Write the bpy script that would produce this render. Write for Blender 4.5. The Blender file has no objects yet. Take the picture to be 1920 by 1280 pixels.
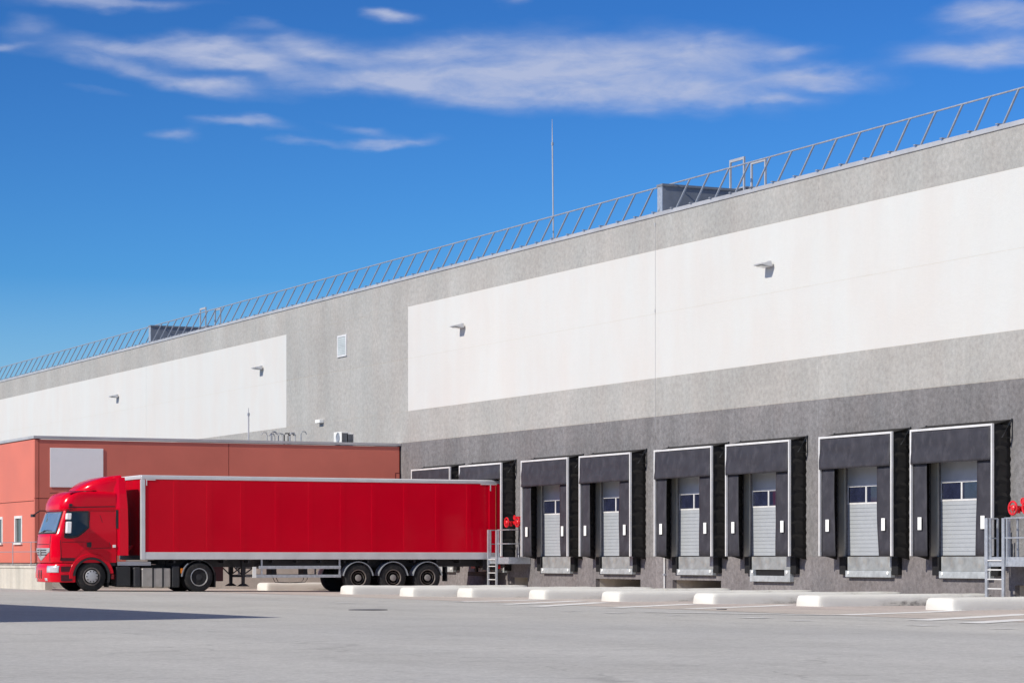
import bpy, math, random
from math import sin, cos, pi, radians, atan2, sqrt
random.seed(7)
sc = bpy.context.scene
COL = sc.collection
# ------------------------------------------------------------------ survey
# level camera; the warehouse wall runs along +Y, its face looks to -X
F, HY, CX, H = 4716.0, 1045.0, 960.0, 1.12
TH = atan2(2260.0, F); S_, C_ = sin(TH), cos(TH)
XW, YT = 39.6, 83.0            # warehouse wall plane, near flank of the lorry
def ray(px): return (F*S_+(px-CX)*C_, F*C_-(px-CX)*S_)
def on_x(X, px, py=HY):        # where a sight line meets the plane X = const -> (Y, Z)
    a, b = ray(px); t = X/a; return (b*t, H-(py-HY)*t)
def on_y(Y, px, py=HY):        # the plane Y = const -> (X, Z)
    a, b = ray(px); t = Y/b; return (a*t, H-(py-HY)*t)
def gz(X):                     # the yard falls gently towards the docks
    return -0.1*min(1.0, max(0.0, (X-22.0)/11.0))
def on_g(px, py):
    z = 0.0
    for _ in range(12):
        t = (H-z)/(py-HY); a, b = ray(px); z = gz(a*t)
    return (a*t, b*t)

# ------------------------------------------------------------------ materials
def nt_mat(name):
    m = bpy.data.materials.new(name); m.use_nodes = True
    nt = m.node_tree; b = nt.nodes['Principled BSDF']
    return m, nt, b
def N(nt, typ, **kw):
    n = nt.nodes.new(typ)
    for k, v in kw.items():
        if hasattr(n, k): setattr(n, k, v)
    return n
def L(nt, a, b): nt.links.new(a, b)
def mathn(nt, op, a, b=None, c=None, clamp=False):
    n = nt.nodes.new('ShaderNodeMath'); n.operation = op; n.use_clamp = clamp
    for i, v in enumerate((a, b, c)):
        if v is None: continue
        if isinstance(v, (int, float)): n.inputs[i].default_value = v
        else: nt.links.new(v, n.inputs[i])
    return n.outputs[0]
def coords(nt, world=True):
    if world: return nt.nodes.new('ShaderNodeNewGeometry').outputs['Position']
    return nt.nodes.new('ShaderNodeTexCoord').outputs['Object']
def scaled(nt, co, s):
    n = nt.nodes.new('ShaderNodeVectorMath'); n.operation = 'MULTIPLY'
    nt.links.new(co, n.inputs[0]); n.inputs[1].default_value = s; return n.outputs[0]
def noise(nt, co, scale, detail=4, rough=.55, dist=0):
    n = nt.nodes.new('ShaderNodeTexNoise'); nt.links.new(co, n.inputs['Vector'])
    n.inputs['Scale'].default_value = scale; n.inputs['Detail'].default_value = detail
    n.inputs['Roughness'].default_value = rough; n.inputs['Distortion'].default_value = dist
    return n.outputs['Fac']
def ramp(nt, f, a, b, lo=0., hi=1.):
    n = nt.nodes.new('ShaderNodeMapRange'); nt.links.new(f, n.inputs[0])
    n.inputs[1].default_value = a; n.inputs[2].default_value = b
    n.inputs[3].default_value = lo; n.inputs[4].default_value = hi; return n.outputs[0]
def mixc(nt, f, a, b, mode='MIX'):
    n = nt.nodes.new('ShaderNodeMix'); n.data_type = 'RGBA'; n.blend_type = mode
    for sock, v in ((n.inputs['Factor'], f), (n.inputs['A'], a), (n.inputs['B'], b)):
        if isinstance(v, (int, float)): sock.default_value = v
        elif isinstance(v, tuple): sock.default_value = (*v, 1)
        else: nt.links.new(v, sock)
    return n.outputs['Result']
def scalec(nt, col, f):
    n = nt.nodes.new('ShaderNodeVectorMath'); n.operation = 'SCALE'
    if isinstance(col, tuple): n.inputs[0].default_value = col
    else: nt.links.new(col, n.inputs[0])
    nt.links.new(f, n.inputs['Scale']); return n.outputs[0]
def bump(nt, b, h, strength, dist=.02):
    n = nt.nodes.new('ShaderNodeBump'); n.inputs['Strength'].default_value = strength
    n.inputs['Distance'].default_value = dist; nt.links.new(h, n.inputs['Height'])
    nt.links.new(n.outputs[0], b.inputs['Normal'])
M = {}
def simple(name, col, rough=.5, metal=0., spec=.5, var=.12, scale=3., coat=0., world=False, dirt=None, bmp=0., bscale=8.):
    m, nt, b = nt_mat(name)
    co = coords(nt, world)
    f = noise(nt, co, scale, 5)
    c = scalec(nt, col, ramp(nt, f, .3, .7, 1-var, 1+var))
    if dirt:
        d = ramp(nt, noise(nt, scaled(nt, co, (1, 1, .6)), scale*1.7, 6, .65), .5, .72, 0, dirt[1])
        c = mixc(nt, d, c, dirt[0])
    L(nt, c, b.inputs['Base Color'])
    L(nt, ramp(nt, f, .3, .7, rough*.9, min(1, rough*1.1)), b.inputs['Roughness'])
    b.inputs['Metallic'].default_value = metal
    b.inputs['Specular IOR Level'].default_value = spec
    if coat: b.inputs['Coat Weight'].default_value = coat; b.inputs['Coat Roughness'].default_value = .04
    if bmp: bump(nt, b, noise(nt, co, bscale, 5), bmp)
    M[name] = m; return m

def precast(name, col, speck, streak, tone, blotch=.08):
    m, nt, b = nt_mat(name); co = coords(nt)
    sp = noise(nt, co, 7.0, 6, .85)
    st = noise(nt, scaled(nt, co, (1, 1.4, .12)), 1.0, 6, .62)
    bl = noise(nt, co, .35, 4, .5)
    oi = nt.nodes.new('ShaderNodeObjectInfo').outputs['Random']
    f = mathn(nt, 'MULTIPLY', ramp(nt, sp, .3, .7, 1-speck, 1+speck), ramp(nt, st, .3, .7, 1-streak, 1+streak))
    f = mathn(nt, 'MULTIPLY', f, ramp(nt, bl, .3, .7, 1-blotch, 1+blotch))
    f = mathn(nt, 'MULTIPLY', f, ramp(nt, oi, 0, 1, 1-tone, 1+tone))
    tint = mixc(nt, ramp(nt, noise(nt, scaled(nt, co, (1, 1, .4)), .8, 3), .35, .65), col, tuple(v*k for v, k in zip(col, (1.0, .965, .95))))
    L(nt, scalec(nt, tint, f), b.inputs['Base Color'])
    b.inputs['Roughness'].default_value = .9; b.inputs['Specular IOR Level'].default_value = .2
    bump(nt, b, sp, .5, .02); M[name] = m
precast('dark_aggregate', (.200, .195, .200), .38, .14, .05)
precast('plinth_aggregate', (.208, .194, .20), .38, .14, .10)
precast('grey_aggregate', (.39, .383, .368), .22, .045, .03)
precast('white_concrete', (.625, .622, .606), .018, .011, .005, .010)
precast('raw_concrete', (.56, .53, .48), .12, .14, .03, .12)
simple('sealant', (.56, .49, .39), .9, world=True)
simple('coping_metal', (.52, .515, .53), .45, .3, world=True, scale=1.2)
simple('galvanised', (.52, .55, .60), .42, .55, var=.15, scale=9)
simple('galvanised_dull', (.36, .385, .43), .5, .4, var=.15, scale=9)
simple('screen_metal', (.22, .24, .28), .6, .2, world=True)
simple('alu_white', (.74, .73, .73), .45, .1, var=.12, scale=2.5)
simple('curtain', (.040, .039, .049), .62, spec=.35, var=.22, scale=2.2, dirt=((.10, .095, .11), .45), bmp=.5, bscale=2.5)
simple('bellows', (.030, .028, .027), .8, spec=.2, var=.2)
simple('rubber', (.016, .016, .018), .8, spec=.25, var=.25, scale=12)
simple('tyre', (.02, .02, .022), .82, spec=.3, var=.3, scale=6, dirt=((.07, .06, .055), .5))
simple('door_white', (.40, .42, .45), .5, var=.04)
simple('door_frame', (.50, .48, .42), .7, var=.08)
simple('glass_dark', (.022, .026, .055), .06, spec=.8, var=.3)
simple('marker_white', (.9, .9, .88), .5, var=.03)
simple('lip_steel', (.37, .385, .39), .48, .35, var=.22, scale=4, dirt=((.40, .34, .28), .5))
simple('lip_edge', (.50, .53, .55), .4, .3, var=.2, scale=5)
simple('lamp_grey', (.52, .52, .53), .5, .3)
simple('annex_red', (.66, .185, .135), .6, spec=.3, var=.07, scale=.5, world=True)
simple('sign_white', (.95, .95, .95), .3, var=.02)
simple('slat_grey', (.50, .54, .55), .6)
simple('ac_white', (.8, .79, .76), .5)
simple('black_plastic', (.02, .021, .024), .5, var=.2)
simple('chassis', (.03, .03, .036), .6, var=.25, dirt=((.09, .08, .07), .4))
simple('red_paint', (.70, .0, .018), .18, spec=.22, var=.03, scale=1, coat=.12)
simple('trailer_red', (.66, .0, .017), .15, spec=.22, var=.05, scale=.6, bmp=.03, bscale=1.2)
simple('matt_red', (.50, .0, .014), .7, spec=.05)
simple('dark_red', (.075, .004, .012), .5)
simple('valve_red', (.7, .012, .02), .35, coat=.4)
simple('trailer_alu', (.74, .74, .76), .36, .35, var=.08, scale=1.5)
simple('tank_alu', (.46, .43, .40), .40, .6, var=.12, scale=4)
simple('rim_grey', (.20, .175, .165), .6, .25, var=.25, scale=10, dirt=((.16, .10, .07), .8))
simple('hub_grey', (.30, .28, .27), .55, .3, var=.2, scale=9)
simple('rim_silver', (.55, .55, .57), .32, .65, var=.1, scale=8)
simple('rim_dark', (.03, .03, .034), .55, .2)
simple('cover_grey', (.50, .50, .52), .42, .35, var=.08)
simple('headlamp', (.80, .80, .86), .12, .35, coat=1, var=.05)
simple('amber', (.55, .16, .01), .25, coat=.6)
simple('windscreen', (.30, .42, .52), .05, .55, spec=.8, var=.1, scale=2)
simple('side_glass', (.012, .02, .03), .05, spec=.6, var=.2)
simple('mirror_white', (.82, .82, .84), .3, var=.04)
simple('chain', (.55, .25, .12), .5, .3)
simple('paint_white', (.86, .85, .83), .7, world=True, dirt=((.50, .46, .43), .7), scale=4)
simple('iron', (.085, .085, .095), .7, .2, var=.3, scale=9)
simple('office_grey', (.4, .4, .4), .8, world=True)
simple('roof_felt', (.16, .16, .17), .9, world=True)
simple('window_frame', (.75, .73, .72), .5)
simple('office_glass', (.03, .055, .055), .05, spec=.7, var=.3)

# asphalt and apron
def ground_mat(name, c1, c2, c3, patch):
    m, nt, b = nt_mat(name); co = coords(nt)
    big = noise(nt, scaled(nt, co, (.12, .045, 1)), 1.0, 5, .55, .4)
    mid = noise(nt, co, .55, 6, .6)
    fine = noise(nt, co, 16, 6, .85)
    grain = noise(nt, co, 5.5, 6, .75)
    c = mixc(nt, ramp(nt, big, .38, .62), c1, c2)
    c = mixc(nt, ramp(nt, mid, .52, .75, 0, patch), c, c3)
    f = mathn(nt, 'MULTIPLY', ramp(nt, fine, .25, .75, .66, 1.34), ramp(nt, grain, .3, .7, .86, 1.14))
    spots = noise(nt, co, 1.9, 3, .5)
    f = mathn(nt, 'MULTIPLY', f, ramp(nt, spots, .66, .74, 1.0, .78))
    f = mathn(nt, 'MULTIPLY', f, ramp(nt, noise(nt, scaled(nt, co, (.35, .10, 1)), 1.0, 6, .65), .35, .65, .92, 1.07))
    # hair cracks and tyre scuffs
    v = nt.nodes.new('ShaderNodeTexVoronoi'); v.feature = 'DISTANCE_TO_EDGE'; v.inputs['Scale'].default_value = .16
    wob = nt.nodes.new('ShaderNodeVectorMath'); wob.operation = 'ADD'
    nn = nt.nodes.new('ShaderNodeTexNoise'); nn.inputs['Scale'].default_value = .7; L(nt, co, nn.inputs['Vector'])
    sc_ = scaled(nt, nn.outputs['Color'], (2.2, 2.2, 0)); L(nt, co, wob.inputs[0]); L(nt, sc_, wob.inputs[1])
    L(nt, wob.outputs[0], v.inputs['Vector'])
    cr = ramp(nt, v.outputs['Distance'], .0, .007, .80, 1.0)
    cr = mathn(nt, 'MAXIMUM', cr, ramp(nt, noise(nt, co, .12, 2), .50, .58, 1.0, 0.0))
    f = mathn(nt, 'MULTIPLY', f, cr)
    sk = noise(nt, scaled(nt, co, (.05, 1.6, 1)), 1.0, 3, .5)
    f = mathn(nt, 'MULTIPLY', f, ramp(nt, sk, .56, .75, 1.0, .93))
    L(nt, scalec(nt, c, f), b.inputs['Base Color'])
    b.inputs['Roughness'].default_value = .88; b.inputs['Specular IOR Level'].default_value = .25
    bump(nt, b, fine, .5, .012); M[name] = m
ground_mat('asphalt', (.515, .50, .475), (.49, .48, .465), (.42, .405, .385), .6)
ground_mat('apron', (.52, .45, .42), (.54, .485, .44), (.43, .365, .345), .6)

# wheel guide concrete: white paint worn off to dirty concrete towards the wall
def guide_mat():
    m, nt, b = nt_mat('guide_concrete'); co = coords(nt, False)
    sep = nt.nodes.new('ShaderNodeSeparateXYZ'); L(nt, co, sep.inputs[0])
    oi = nt.nodes.new('ShaderNodeObjectInfo').outputs['Random']
    off = nt.nodes.new('ShaderNodeCombineXYZ'); L(nt, mathn(nt, 'MULTIPLY', oi, 37.0), off.inputs[1])
    ad = nt.nodes.new('ShaderNodeVectorMath'); L(nt, co, ad.inputs[0]); L(nt, off.outputs[0], ad.inputs[1])
    co = ad.outputs[0]
    n1 = noise(nt, scaled(nt, co, (.9, 2, 3)), 1.9, 7, .72)
    n2 = noise(nt, co, 6, 6, .7)
    wear = mathn(nt, 'ADD', ramp(nt, sep.outputs[0], .7, 4.2, -.32, .50), ramp(nt, n1, .32, .68, -.36, .36))
    low = ramp(nt, sep.outputs[2], .0, .24, .75, -.20)
    wear = mathn(nt, 'ADD', wear, mathn(nt, 'MULTIPLY', low, ramp(nt, sep.outputs[0], .8, 2.6, .1, 1.1)))
    c = mixc(nt, ramp(nt, wear, .1, .6), (.70, .685, .65), (.58, .56, .515))
    c = mixc(nt, mathn(nt, 'MULTIPLY', ramp(nt, wear, .40, .70), ramp(nt, n2, .35, .65)), c, (.17, .16, .155))
    L(nt, c, b.inputs['Base Color']); b.inputs['Roughness'].default_value = .9
    bump(nt, b, n2, .35, .03); M['guide_concrete'] = m
guide_mat()

# ------------------------------------------------------------------ mesh builder
class MB:
    def __init__(s): s.v = []; s.f = []; s.parts = []
    def add(s, vs, fs):
        s.parts.append((list(vs), list(fs))); o = len(s.v); s.v += [tuple(p) for p in vs]; s.f += [tuple(i+o for i in f) for f in fs]; return s
    def box(s, x0, x1, y0, y1, z0, z1):
        x0, x1 = sorted((x0, x1)); y0, y1 = sorted((y0, y1)); z0, z1 = sorted((z0, z1))
        return s.hexa([(x0,y0,z0),(x1,y0,z0),(x1,y1,z0),(x0,y1,z0)], [(x0,y0,z1),(x1,y0,z1),(x1,y1,z1),(x0,y1,z1)])
    def hexa(s, lo, hi):
        return s.add(list(lo)+list(hi), [(3,2,1,0),(4,5,6,7),(0,1,5,4),(1,2,6,5),(2,3,7,6),(3,0,4,7)])
    def tube(s, pts, r, n=8, cap=True):
        rings = []
        k = len(pts)
        for i, p in enumerate(pts):
            a = pts[max(0, i-1)]; b = pts[min(k-1, i+1)]
            d = [b[j]-a[j] for j in range(3)]; l = sqrt(sum(q*q for q in d)) or 1; d = [q/l for q in d]
            u = (0,0,1) if abs(d[2]) < .9 else (1,0,0)
            e = (d[1]*u[2]-d[2]*u[1], d[2]*u[0]-d[0]*u[2], d[0]*u[1]-d[1]*u[0]); l = sqrt(sum(q*q for q in e)); e = [q/l for q in e]
            g = (d[1]*e[2]-d[2]*e[1], d[2]*e[0]-d[0]*e[2], d[0]*e[1]-d[1]*e[0])
            rr = r[i] if isinstance(r, (list, tuple)) else r
            rings.append([tuple(p[j]+rr*(cos(2*pi*q/n)*e[j]+sin(2*pi*q/n)*g[j]) for j in range(3)) for q in range(n)])
        return s.loft(rings, True, cap)
    def loft(s, rings, closed=True, cap=True):
        n = len(rings[0]); vs = [p for r in rings for p in r]; fs = []
        for i in range(len(rings)-1):
            for q in range(n if closed else n-1):
                fs.append((i*n+q, i*n+(q+1) % n, (i+1)*n+(q+1) % n, (i+1)*n+q))
        if cap and closed:
            fs.append(tuple(reversed(range(n)))); fs.append(tuple((len(rings)-1)*n+q for q in range(n)))
        return s.add(vs, fs)
    def lathe_y(s, cx, cz, prof, n=32, cap=True):   # prof: list of (y, r), axis along Y
        rings = [[(cx+r*cos(2*pi*q/n), y, cz+r*sin(2*pi*q/n)) for q in range(n)] for y, r in prof]
        return s.loft(rings, True, cap)
    def lathe_x(s, cy, cz, prof, n=20):
        rings = [[(x, cy+r*cos(2*pi*q/n), cz+r*sin(2*pi*q/n)) for q in range(n)] for x, r in prof]
        return s.loft(rings, True, True)
    def torus_x(s, x, cy, cz, R, r, n=24, m=8):
        vs = []; fs = []
        for i in range(n):
            a = 2*pi*i/n
            for j in range(m):
                b = 2*pi*j/m; q = R+r*cos(b)
                vs.append((x+r*sin(b), cy+q*cos(a), cz+q*sin(a)))
                fs.append((i*m+j, i*m+(j+1) % m, ((i+1) % n)*m+(j+1) % m, ((i+1) % n)*m+j))
        return s.add(vs, fs)
    def prism_y(s, poly, y0, y1):          # poly in (x, z)
        n = len(poly)
        return s.loft([[(x, y0, z) for x, z in poly], [(x, y1, z) for x, z in poly]])
    def prism_x(s, poly, x0, x1):          # poly in (y, z)
        return s.loft([[(x0, y, z) for y, z in poly], [(x1, y, z) for y, z in poly]])
    def prism_z(s, poly, z0, z1):
        return s.loft([[(x, y, z0) for x, y in poly], [(x, y, z1) for x, y in poly]])
    def build(s, name, mat, parent=None, org=None, bevel=0., smooth=False, seg=2, angle=40):
        if org is None: org = parent.get('_o', (0,0,0)) if parent is not None else (0,0,0)
        me = bpy.data.meshes.new(name)
        me.from_pydata([(a-org[0], b-org[1], c-org[2]) for a, b, c in s.v], [], s.f)
        import bmesh
        bm = bmesh.new(); bm.from_mesh(me); bmesh.ops.recalc_face_normals(bm, faces=bm.faces); bm.to_mesh(me); bm.free()
        me.materials.append(M[mat])
        if smooth:
            for p in me.polygons: p.use_smooth = True
            try: me.set_sharp_from_angle(angle=radians(angle))
            except Exception: pass
        me.update()
        o = bpy.data.objects.new(name, me); COL.objects.link(o)
        if parent is not None:
            o.parent = parent; o['_o'] = org
        else: o.location = org; o['_o'] = org
        if bevel:
            b = o.modifiers.new('bevel', 'BEVEL'); b.width = bevel; b.segments = seg; b.limit_method = 'ANGLE'; b.angle_limit = radians(35)
        return o
def each(mb, name, mat, parent, **kw):
    for vs, fs in mb.parts: o = MB().add(vs, fs).build(name, mat, parent, **kw)
    return o
def tag(o, label, cat, group=None):
    o['label'] = label; o['category'] = cat
    if group: o['group'] = group
    return o
def thing(name, loc, label, cat, group=None):
    o = bpy.data.objects.new(name, None); COL.objects.link(o); o.location = loc; o['_o'] = tuple(loc)
    o.empty_display_size = .3
    return tag(o, label, cat, group)
def dup(root, loc, label=None):
    def cp(o, par):
        c = o.copy(); COL.objects.link(c)
        if par is not None: c.parent = par
        for ch in kids.get(o.name, []): cp(ch, c)
        return c
    kids = {}
    for o in COL.objects:
        if o.parent: kids.setdefault(o.parent.name, []).append(o)
    r = cp(root, None); r.location = loc; r['_o'] = tuple(loc)
    if label: r['label'] = label
    return r
def structure(o): o['kind'] = 'structure'; return o

# ------------------------------------------------------------------ ground
def sheet(name, mat, xs, y0, y1, dz=0., ny=1):
    vs = []; fs = []
    for x in xs:
        for j in range(ny+1): vs.append((x, y0+(y1-y0)*j/ny, gz(x)+dz))
    k = ny+1
    for i in range(len(xs)-1):
        for j in range(ny): fs.append((i*k+j, (i+1)*k+j, (i+1)*k+j+1, i*k+j+1))
    return structure(MB().add(vs, fs).build(name, mat))
sheet('asphalt_yard', 'asphalt', [-700, -100, 22, 33, 800], -700, 900)
sheet('concrete_apron', 'apron', [28.2, 30, 33, 60], -60, 84.0, .004)
sheet('loading_apron', 'apron', [23.6, 28.2, 33, 60], 84.0, 140, .005)
def stripe(p, q, w, name='painted_line'):
    a = on_g(*p); b = on_g(*q); d = (b[0]-a[0], b[1]-a[1]); l = sqrt(d[0]**2+d[1]**2); n = (-d[1]/l*w/2, d[0]/l*w/2)
    K = 6; vs = []; fs = []
    for i in range(K+1):
        x = a[0]+d[0]*i/K; y = a[1]+d[1]*i/K
        vs += [(x+n[0], y+n[1], gz(x+n[0])+.009), (x-n[0], y-n[1], gz(x-n[0])+.009)]
        if i: fs.append((2*i-2, 2*i-1, 2*i+1, 2*i))
    return structure(MB().add(vs, fs).build(name, 'paint_white'))
for p, q in (((1575,1152.8),(1800,1144)), ((1720,1163),(1925,1151)), ((1818,1168.3),(1925,1161)), ((1003,1137),(1130,1129)),
             ((1208,1147.2),(1567,1153)), ((860,1128),(1020,1124)), ((940,1133),(1090,1126)), ((1290,1141),(1480,1133.5)), ((1150,1139),(1300,1132))):
    stripe(p, q, .50)
for p, q in (((1060,1145.4),(1082,1146.0)), ((1135,1148.8),(1172,1149.6)), ((1256,1153.0),(1276,1153.6)), ((1390,1157.6),(1440,1158.6)),
             ((1490,1162.6),(1512,1163.4)), ((1712,1171.6),(1747,1172.8)), ((1873,1178.0),(1890,1178.6)), ((640,1129.4),(655,1129.8)), ((500,1123),(520,1123.5))):
    stripe(p, q, .5, 'painted_dash')
x, y = on_g(690, 1143)
tag(MB().tube([(x,y,gz(x)+.0), (x,y,gz(x)+.012)], .42, 24).build('manhole_cover', 'iron', org=(x,y,0)), 'wide dark iron manhole cover in the asphalt before the trailer axles', 'manhole cover')
x, y = on_g(1353, 1142.5)
tag(MB().tube([(x,y,gz(x)+.0), (x,y,gz(x)+.02)], .12, 16).build('drain_cover', 'iron', org=(x,y,0)), 'small dark drain cover in the pink apron before the wheel guides', 'drain cover')

# ------------------------------------------------------------------ warehouse
WX = thing('warehouse', (XW+.05, 71.8, gz(40)), 'long tall grey and white precast concrete warehouse with a row of loading docks', 'warehouse')
Z = dict(base=-.1, sill=1.16, dark=5.715, wb=6.957, wm=9.05, wt=11.116, cop=12.20, top=12.33)
YJ = [28.0, 40.5, 52.3, 62.03, 71.83, 81.52, 92.24, 106.03, 126.92, 148.0, 170.0, 195.0]
MB().box(XW+.16, XW+60, YJ[0], YJ[-1], -.4, 12.19).build('wall', 'sealant', WX)
# dock positions: (near edge, far edge) of each shelter on its front plane
SH = .58; XS = XW-SH
DOCKS = [tuple(on_x(XS, p)[0] for p in pr) for pr in ((843,773),(941,861),(1065,977.5),(1183,1086),(1335,1227),(1481,1361),(1673,1536),(1862,1707))]
DW = sum(b-a for a, b in DOCKS)/8
DC = [(a+b)/2 for a, b in DOCKS]
OW, OZ = 1.36, on_x(XS, 1790, 865.5)[1]+.30           # half width and head of the door openings
PITS = [on_x(XW, 990)[0:1]+on_x(XW, 958)[0:1], on_x(XW, 1201)[0:1]+on_x(XW, 1117)[0:1], on_x(XW, 1352)[0:1]+on_x(XW, 1261)[0:1], (49.5, on_x(XW, 1903)[0])]
PZ = .41
def cut_panel(y0, y1, z0, z1, holes, name, mat):
    """one precast panel with rectangular openings (ya, yb, za, zb)"""
    m = MB(); cuts = sorted([h for h in holes if h[0] < y1-.02 and h[1] > y0+.02])
    y = y0
    for a, b, za, zb in cuts:
        a = max(a, y0); b = min(b, y1)
        if a > y: m.box(XW, XW+.15, y, a, z0, z1)
        if zb < z1: m.box(XW, XW+.15, a, b, max(zb, z0), z1)
        if za > z0: m.box(XW, XW+.15, a, b, z0, min(za, z1))
        y = b
    if y < y1: m.box(XW, XW+.15, y, y1, z0, z1)
    return m.build(name, mat, WX)
doorholes = [(c-OW, c+OW, Z['sill'], OZ) for c in DC]
pitholes = [(a, b, -1, PZ) for a, b in PITS]
for i in range(len(YJ)-1):
    g0 =   .005 if abs(YJ[i]-71.83) < .1 else .002
    g1 = .005 if abs(YJ[i+1]-71.83) < .1 else .002
    y0, y1 = YJ[i]+g0, YJ[i+1]-g1
    white = not (92 < YJ[i] < 100)
    if y1 < 93.5 or i < 7:
        cut_panel(y0, y1, -.3, Z['sill']-.004, pitholes, 'plinth_panel', 'plinth_aggregate')
        cut_panel(y0, y1, Z['sill'], Z['dark']-.004, doorholes, 'dark_wall_panel', 'dark_aggregate')
    else:
        cut_panel(y0, y1, -.3, Z['dark']-.006, [], 'dark_wall_panel', 'dark_aggregate')
    cut_panel(y0, y1, Z['dark']+.004, Z['wb']-.003, [], 'grey_wall_panel', 'grey_aggregate')
    for a, b in (('wb', 'wm'), ('wm', 'wt')):
        if not white: cut_panel(y0, y1, Z[a]+.006 if a == 'wm' else Z[a]+.003, Z[b]-.003, [], 'grey_wall_panel', 'grey_aggregate')
    cut_panel(y0, y1, Z['wt']+.003, Z['cop']-.003, [], 'grey_wall_panel', 'grey_aggregate')
for y0, y1 in ((28.0, 71.826), (71.834, 92.234), (106.036, 126.914), (126.926, 169.99), (170.01, 195.0)):
    for a, b in (('wb', 'wm'), ('wm', 'wt')):
        cut_panel(y0, y1, Z[a]+.003, Z[b]-.003, [], 'white_wall_panel', 'white_concrete')
MB().box(XW-.035, XW+.5, YJ[0], YJ[-1], Z['cop'], Z['top']).build('roof_coping', 'coping_metal', WX, bevel=.012)
MB().box(XW+.52, XW+60, YJ[0], YJ[-1], 12.195, 12.24).build('roof', 'roof_felt', WX)
sj = MB()
for z, a in ((Z['wm'], .0028), (Z['wt'], .0025), (Z['wb'], .0025), (Z['dark'], .0035)): sj.box(XW+.003, XW+.1, YJ[0], YJ[-1], z-a, z+a)
for b in (Z['wm'],): pass
sj.build('joint_sealant', 'sealant', WX)
# pits below the levellers: side walls and back of the recess
for a, b in PITS:
    MB().box(XW+.155, XW+1.9, a-.05, a, -.12, PZ).box(XW+.155, XW+1.9, b, b+.05, -.12, PZ).box(XW+1.9, XW+1.95, a-.05, b+.05, -.12, PZ).build('pit_lining', 'raw_concrete', WX)
# the wall body would fill the pits and doorways: carve it
wall = [o for o in COL.objects if o.name == 'wall'][0]
def carve():
    me = wall.data; me.clear_geometry()
    m = MB(); x0, x1 = XW+.16, XW+60
    holes = sorted([(c-OW, c+OW, Z['sill'], OZ) for c in DC])
    pits = sorted([(a-.05, b+.05) for a, b in PITS])
    y = YJ[0]
    # back mass sits behind the recesses
    m.box(XW+2.0, x1, YJ[0], YJ[-1], -.4, 12.19)
    m.box(x0, XW+1.99, YJ[0], YJ[-1], OZ, 12.19)
    m.box(x0, XW+1.99, YJ[0], YJ[-1], PZ+.01, Z['sill']-.02)
    for a, b, _, _ in holes:
        m.box(x0, XW+1.99, y, a, Z['sill']-.02, OZ); y = b
    m.box(x0, XW+1.99, y, YJ[-1], Z['sill']-.02, OZ)
    y = YJ[0]
    for a, b in pits:
        m.box(x0, XW+1.89, y, a, -.4, PZ+.01); y = b
    m.box(x0, XW+1.89, y, YJ[-1], -.4, PZ+.01)
    o = wall['_o']
    me.from_pydata([(p[0]-o[0], p[1]-o[1], p[2]-o[2]) for p in m.v], [], m.f); me.update()
carve()
# fire walls standing above the roof edge
for px, py in ((1243.5, 346), (285, 610)):
    y0, zt = on_x(XW+.3, px, py); w = .32
    fw = MB().box(XW+.2, XW+7.5, y0-w/2, y0+w/2, 12.34, zt-.08).build('fire_wall', 'screen_metal', WX)
    MB().box(XW+.16, XW+7.6, y0-w/2-.04, y0+w/2+.04, zt-.08, zt).build('coping', 'screen_metal', fw)
    MB().box(XW+.17, XW+.197, y0-w/2, y0+w/2, 12.34, zt-.09).build('edge_trim', 'galvanised', fw)

# sectional doors (children of the warehouse), windows in the second row
def door(c):
    xd = XW+.06; m = MB()
    zs = [Z['sill']+.02, 1.75, 2.30, 2.86]
    rows = []
    y0, y1 = c-OW+.02, c+OW-.02
    wz = (on_x(xd, 1770, 936)[1], on_x(xd, 1770, 905)[1])
    zz = [Z['sill']+.02+i*(wz[0]-.05-Z['sill']-.02)/13 for i in range(14)]
    for a, b in zip(zz, zz[1:]): m.box(xd, xd+.04, y0, y1, a+.006, b-.006)
    m.box(xd+.012, xd+.05, y0, y1, zz[0], zz[-1])
    m.box(xd, xd+.04, y0, y1, wz[1]+.05, OZ-.005)
    d = m.build('dock_door', 'door_white', WX)
    n = 4; w = (y1-y0)/n
    fr = MB().box(xd-.006, xd+.04, y0, y1, wz[1], wz[1]+.05).box(xd-.006, xd+.04, y0, y1, wz[0]-.05, wz[0])
    ys = [y0, c-.38, c+.40, y1]
    for y in ys: fr.box(xd-.006, xd+.04, max(y0, y-.032), min(y1, y+.032), wz[0], wz[1])
    fr.build('window_frame', 'alu_white', d)
    for ya, yb in zip(ys, ys[1:]): MB().box(xd+.012, xd+.03, ya+.033, yb-.033, wz[0], wz[1]).build('window_pane', 'glass_dark', d)
    f = MB()
    f.box(XW-.03, XW-.002, c-OW-.32, c-OW, Z['sill'], OZ+.16).box(XW-.03, XW-.002, c+OW, c+OW+.32, Z['sill'], OZ+.16).box(XW-.03, XW-.002, c-OW, c+OW, OZ, OZ+.16)
    f.build('door_surround', 'door_frame', WX)
    return d
for c in DC: door(c)

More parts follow.
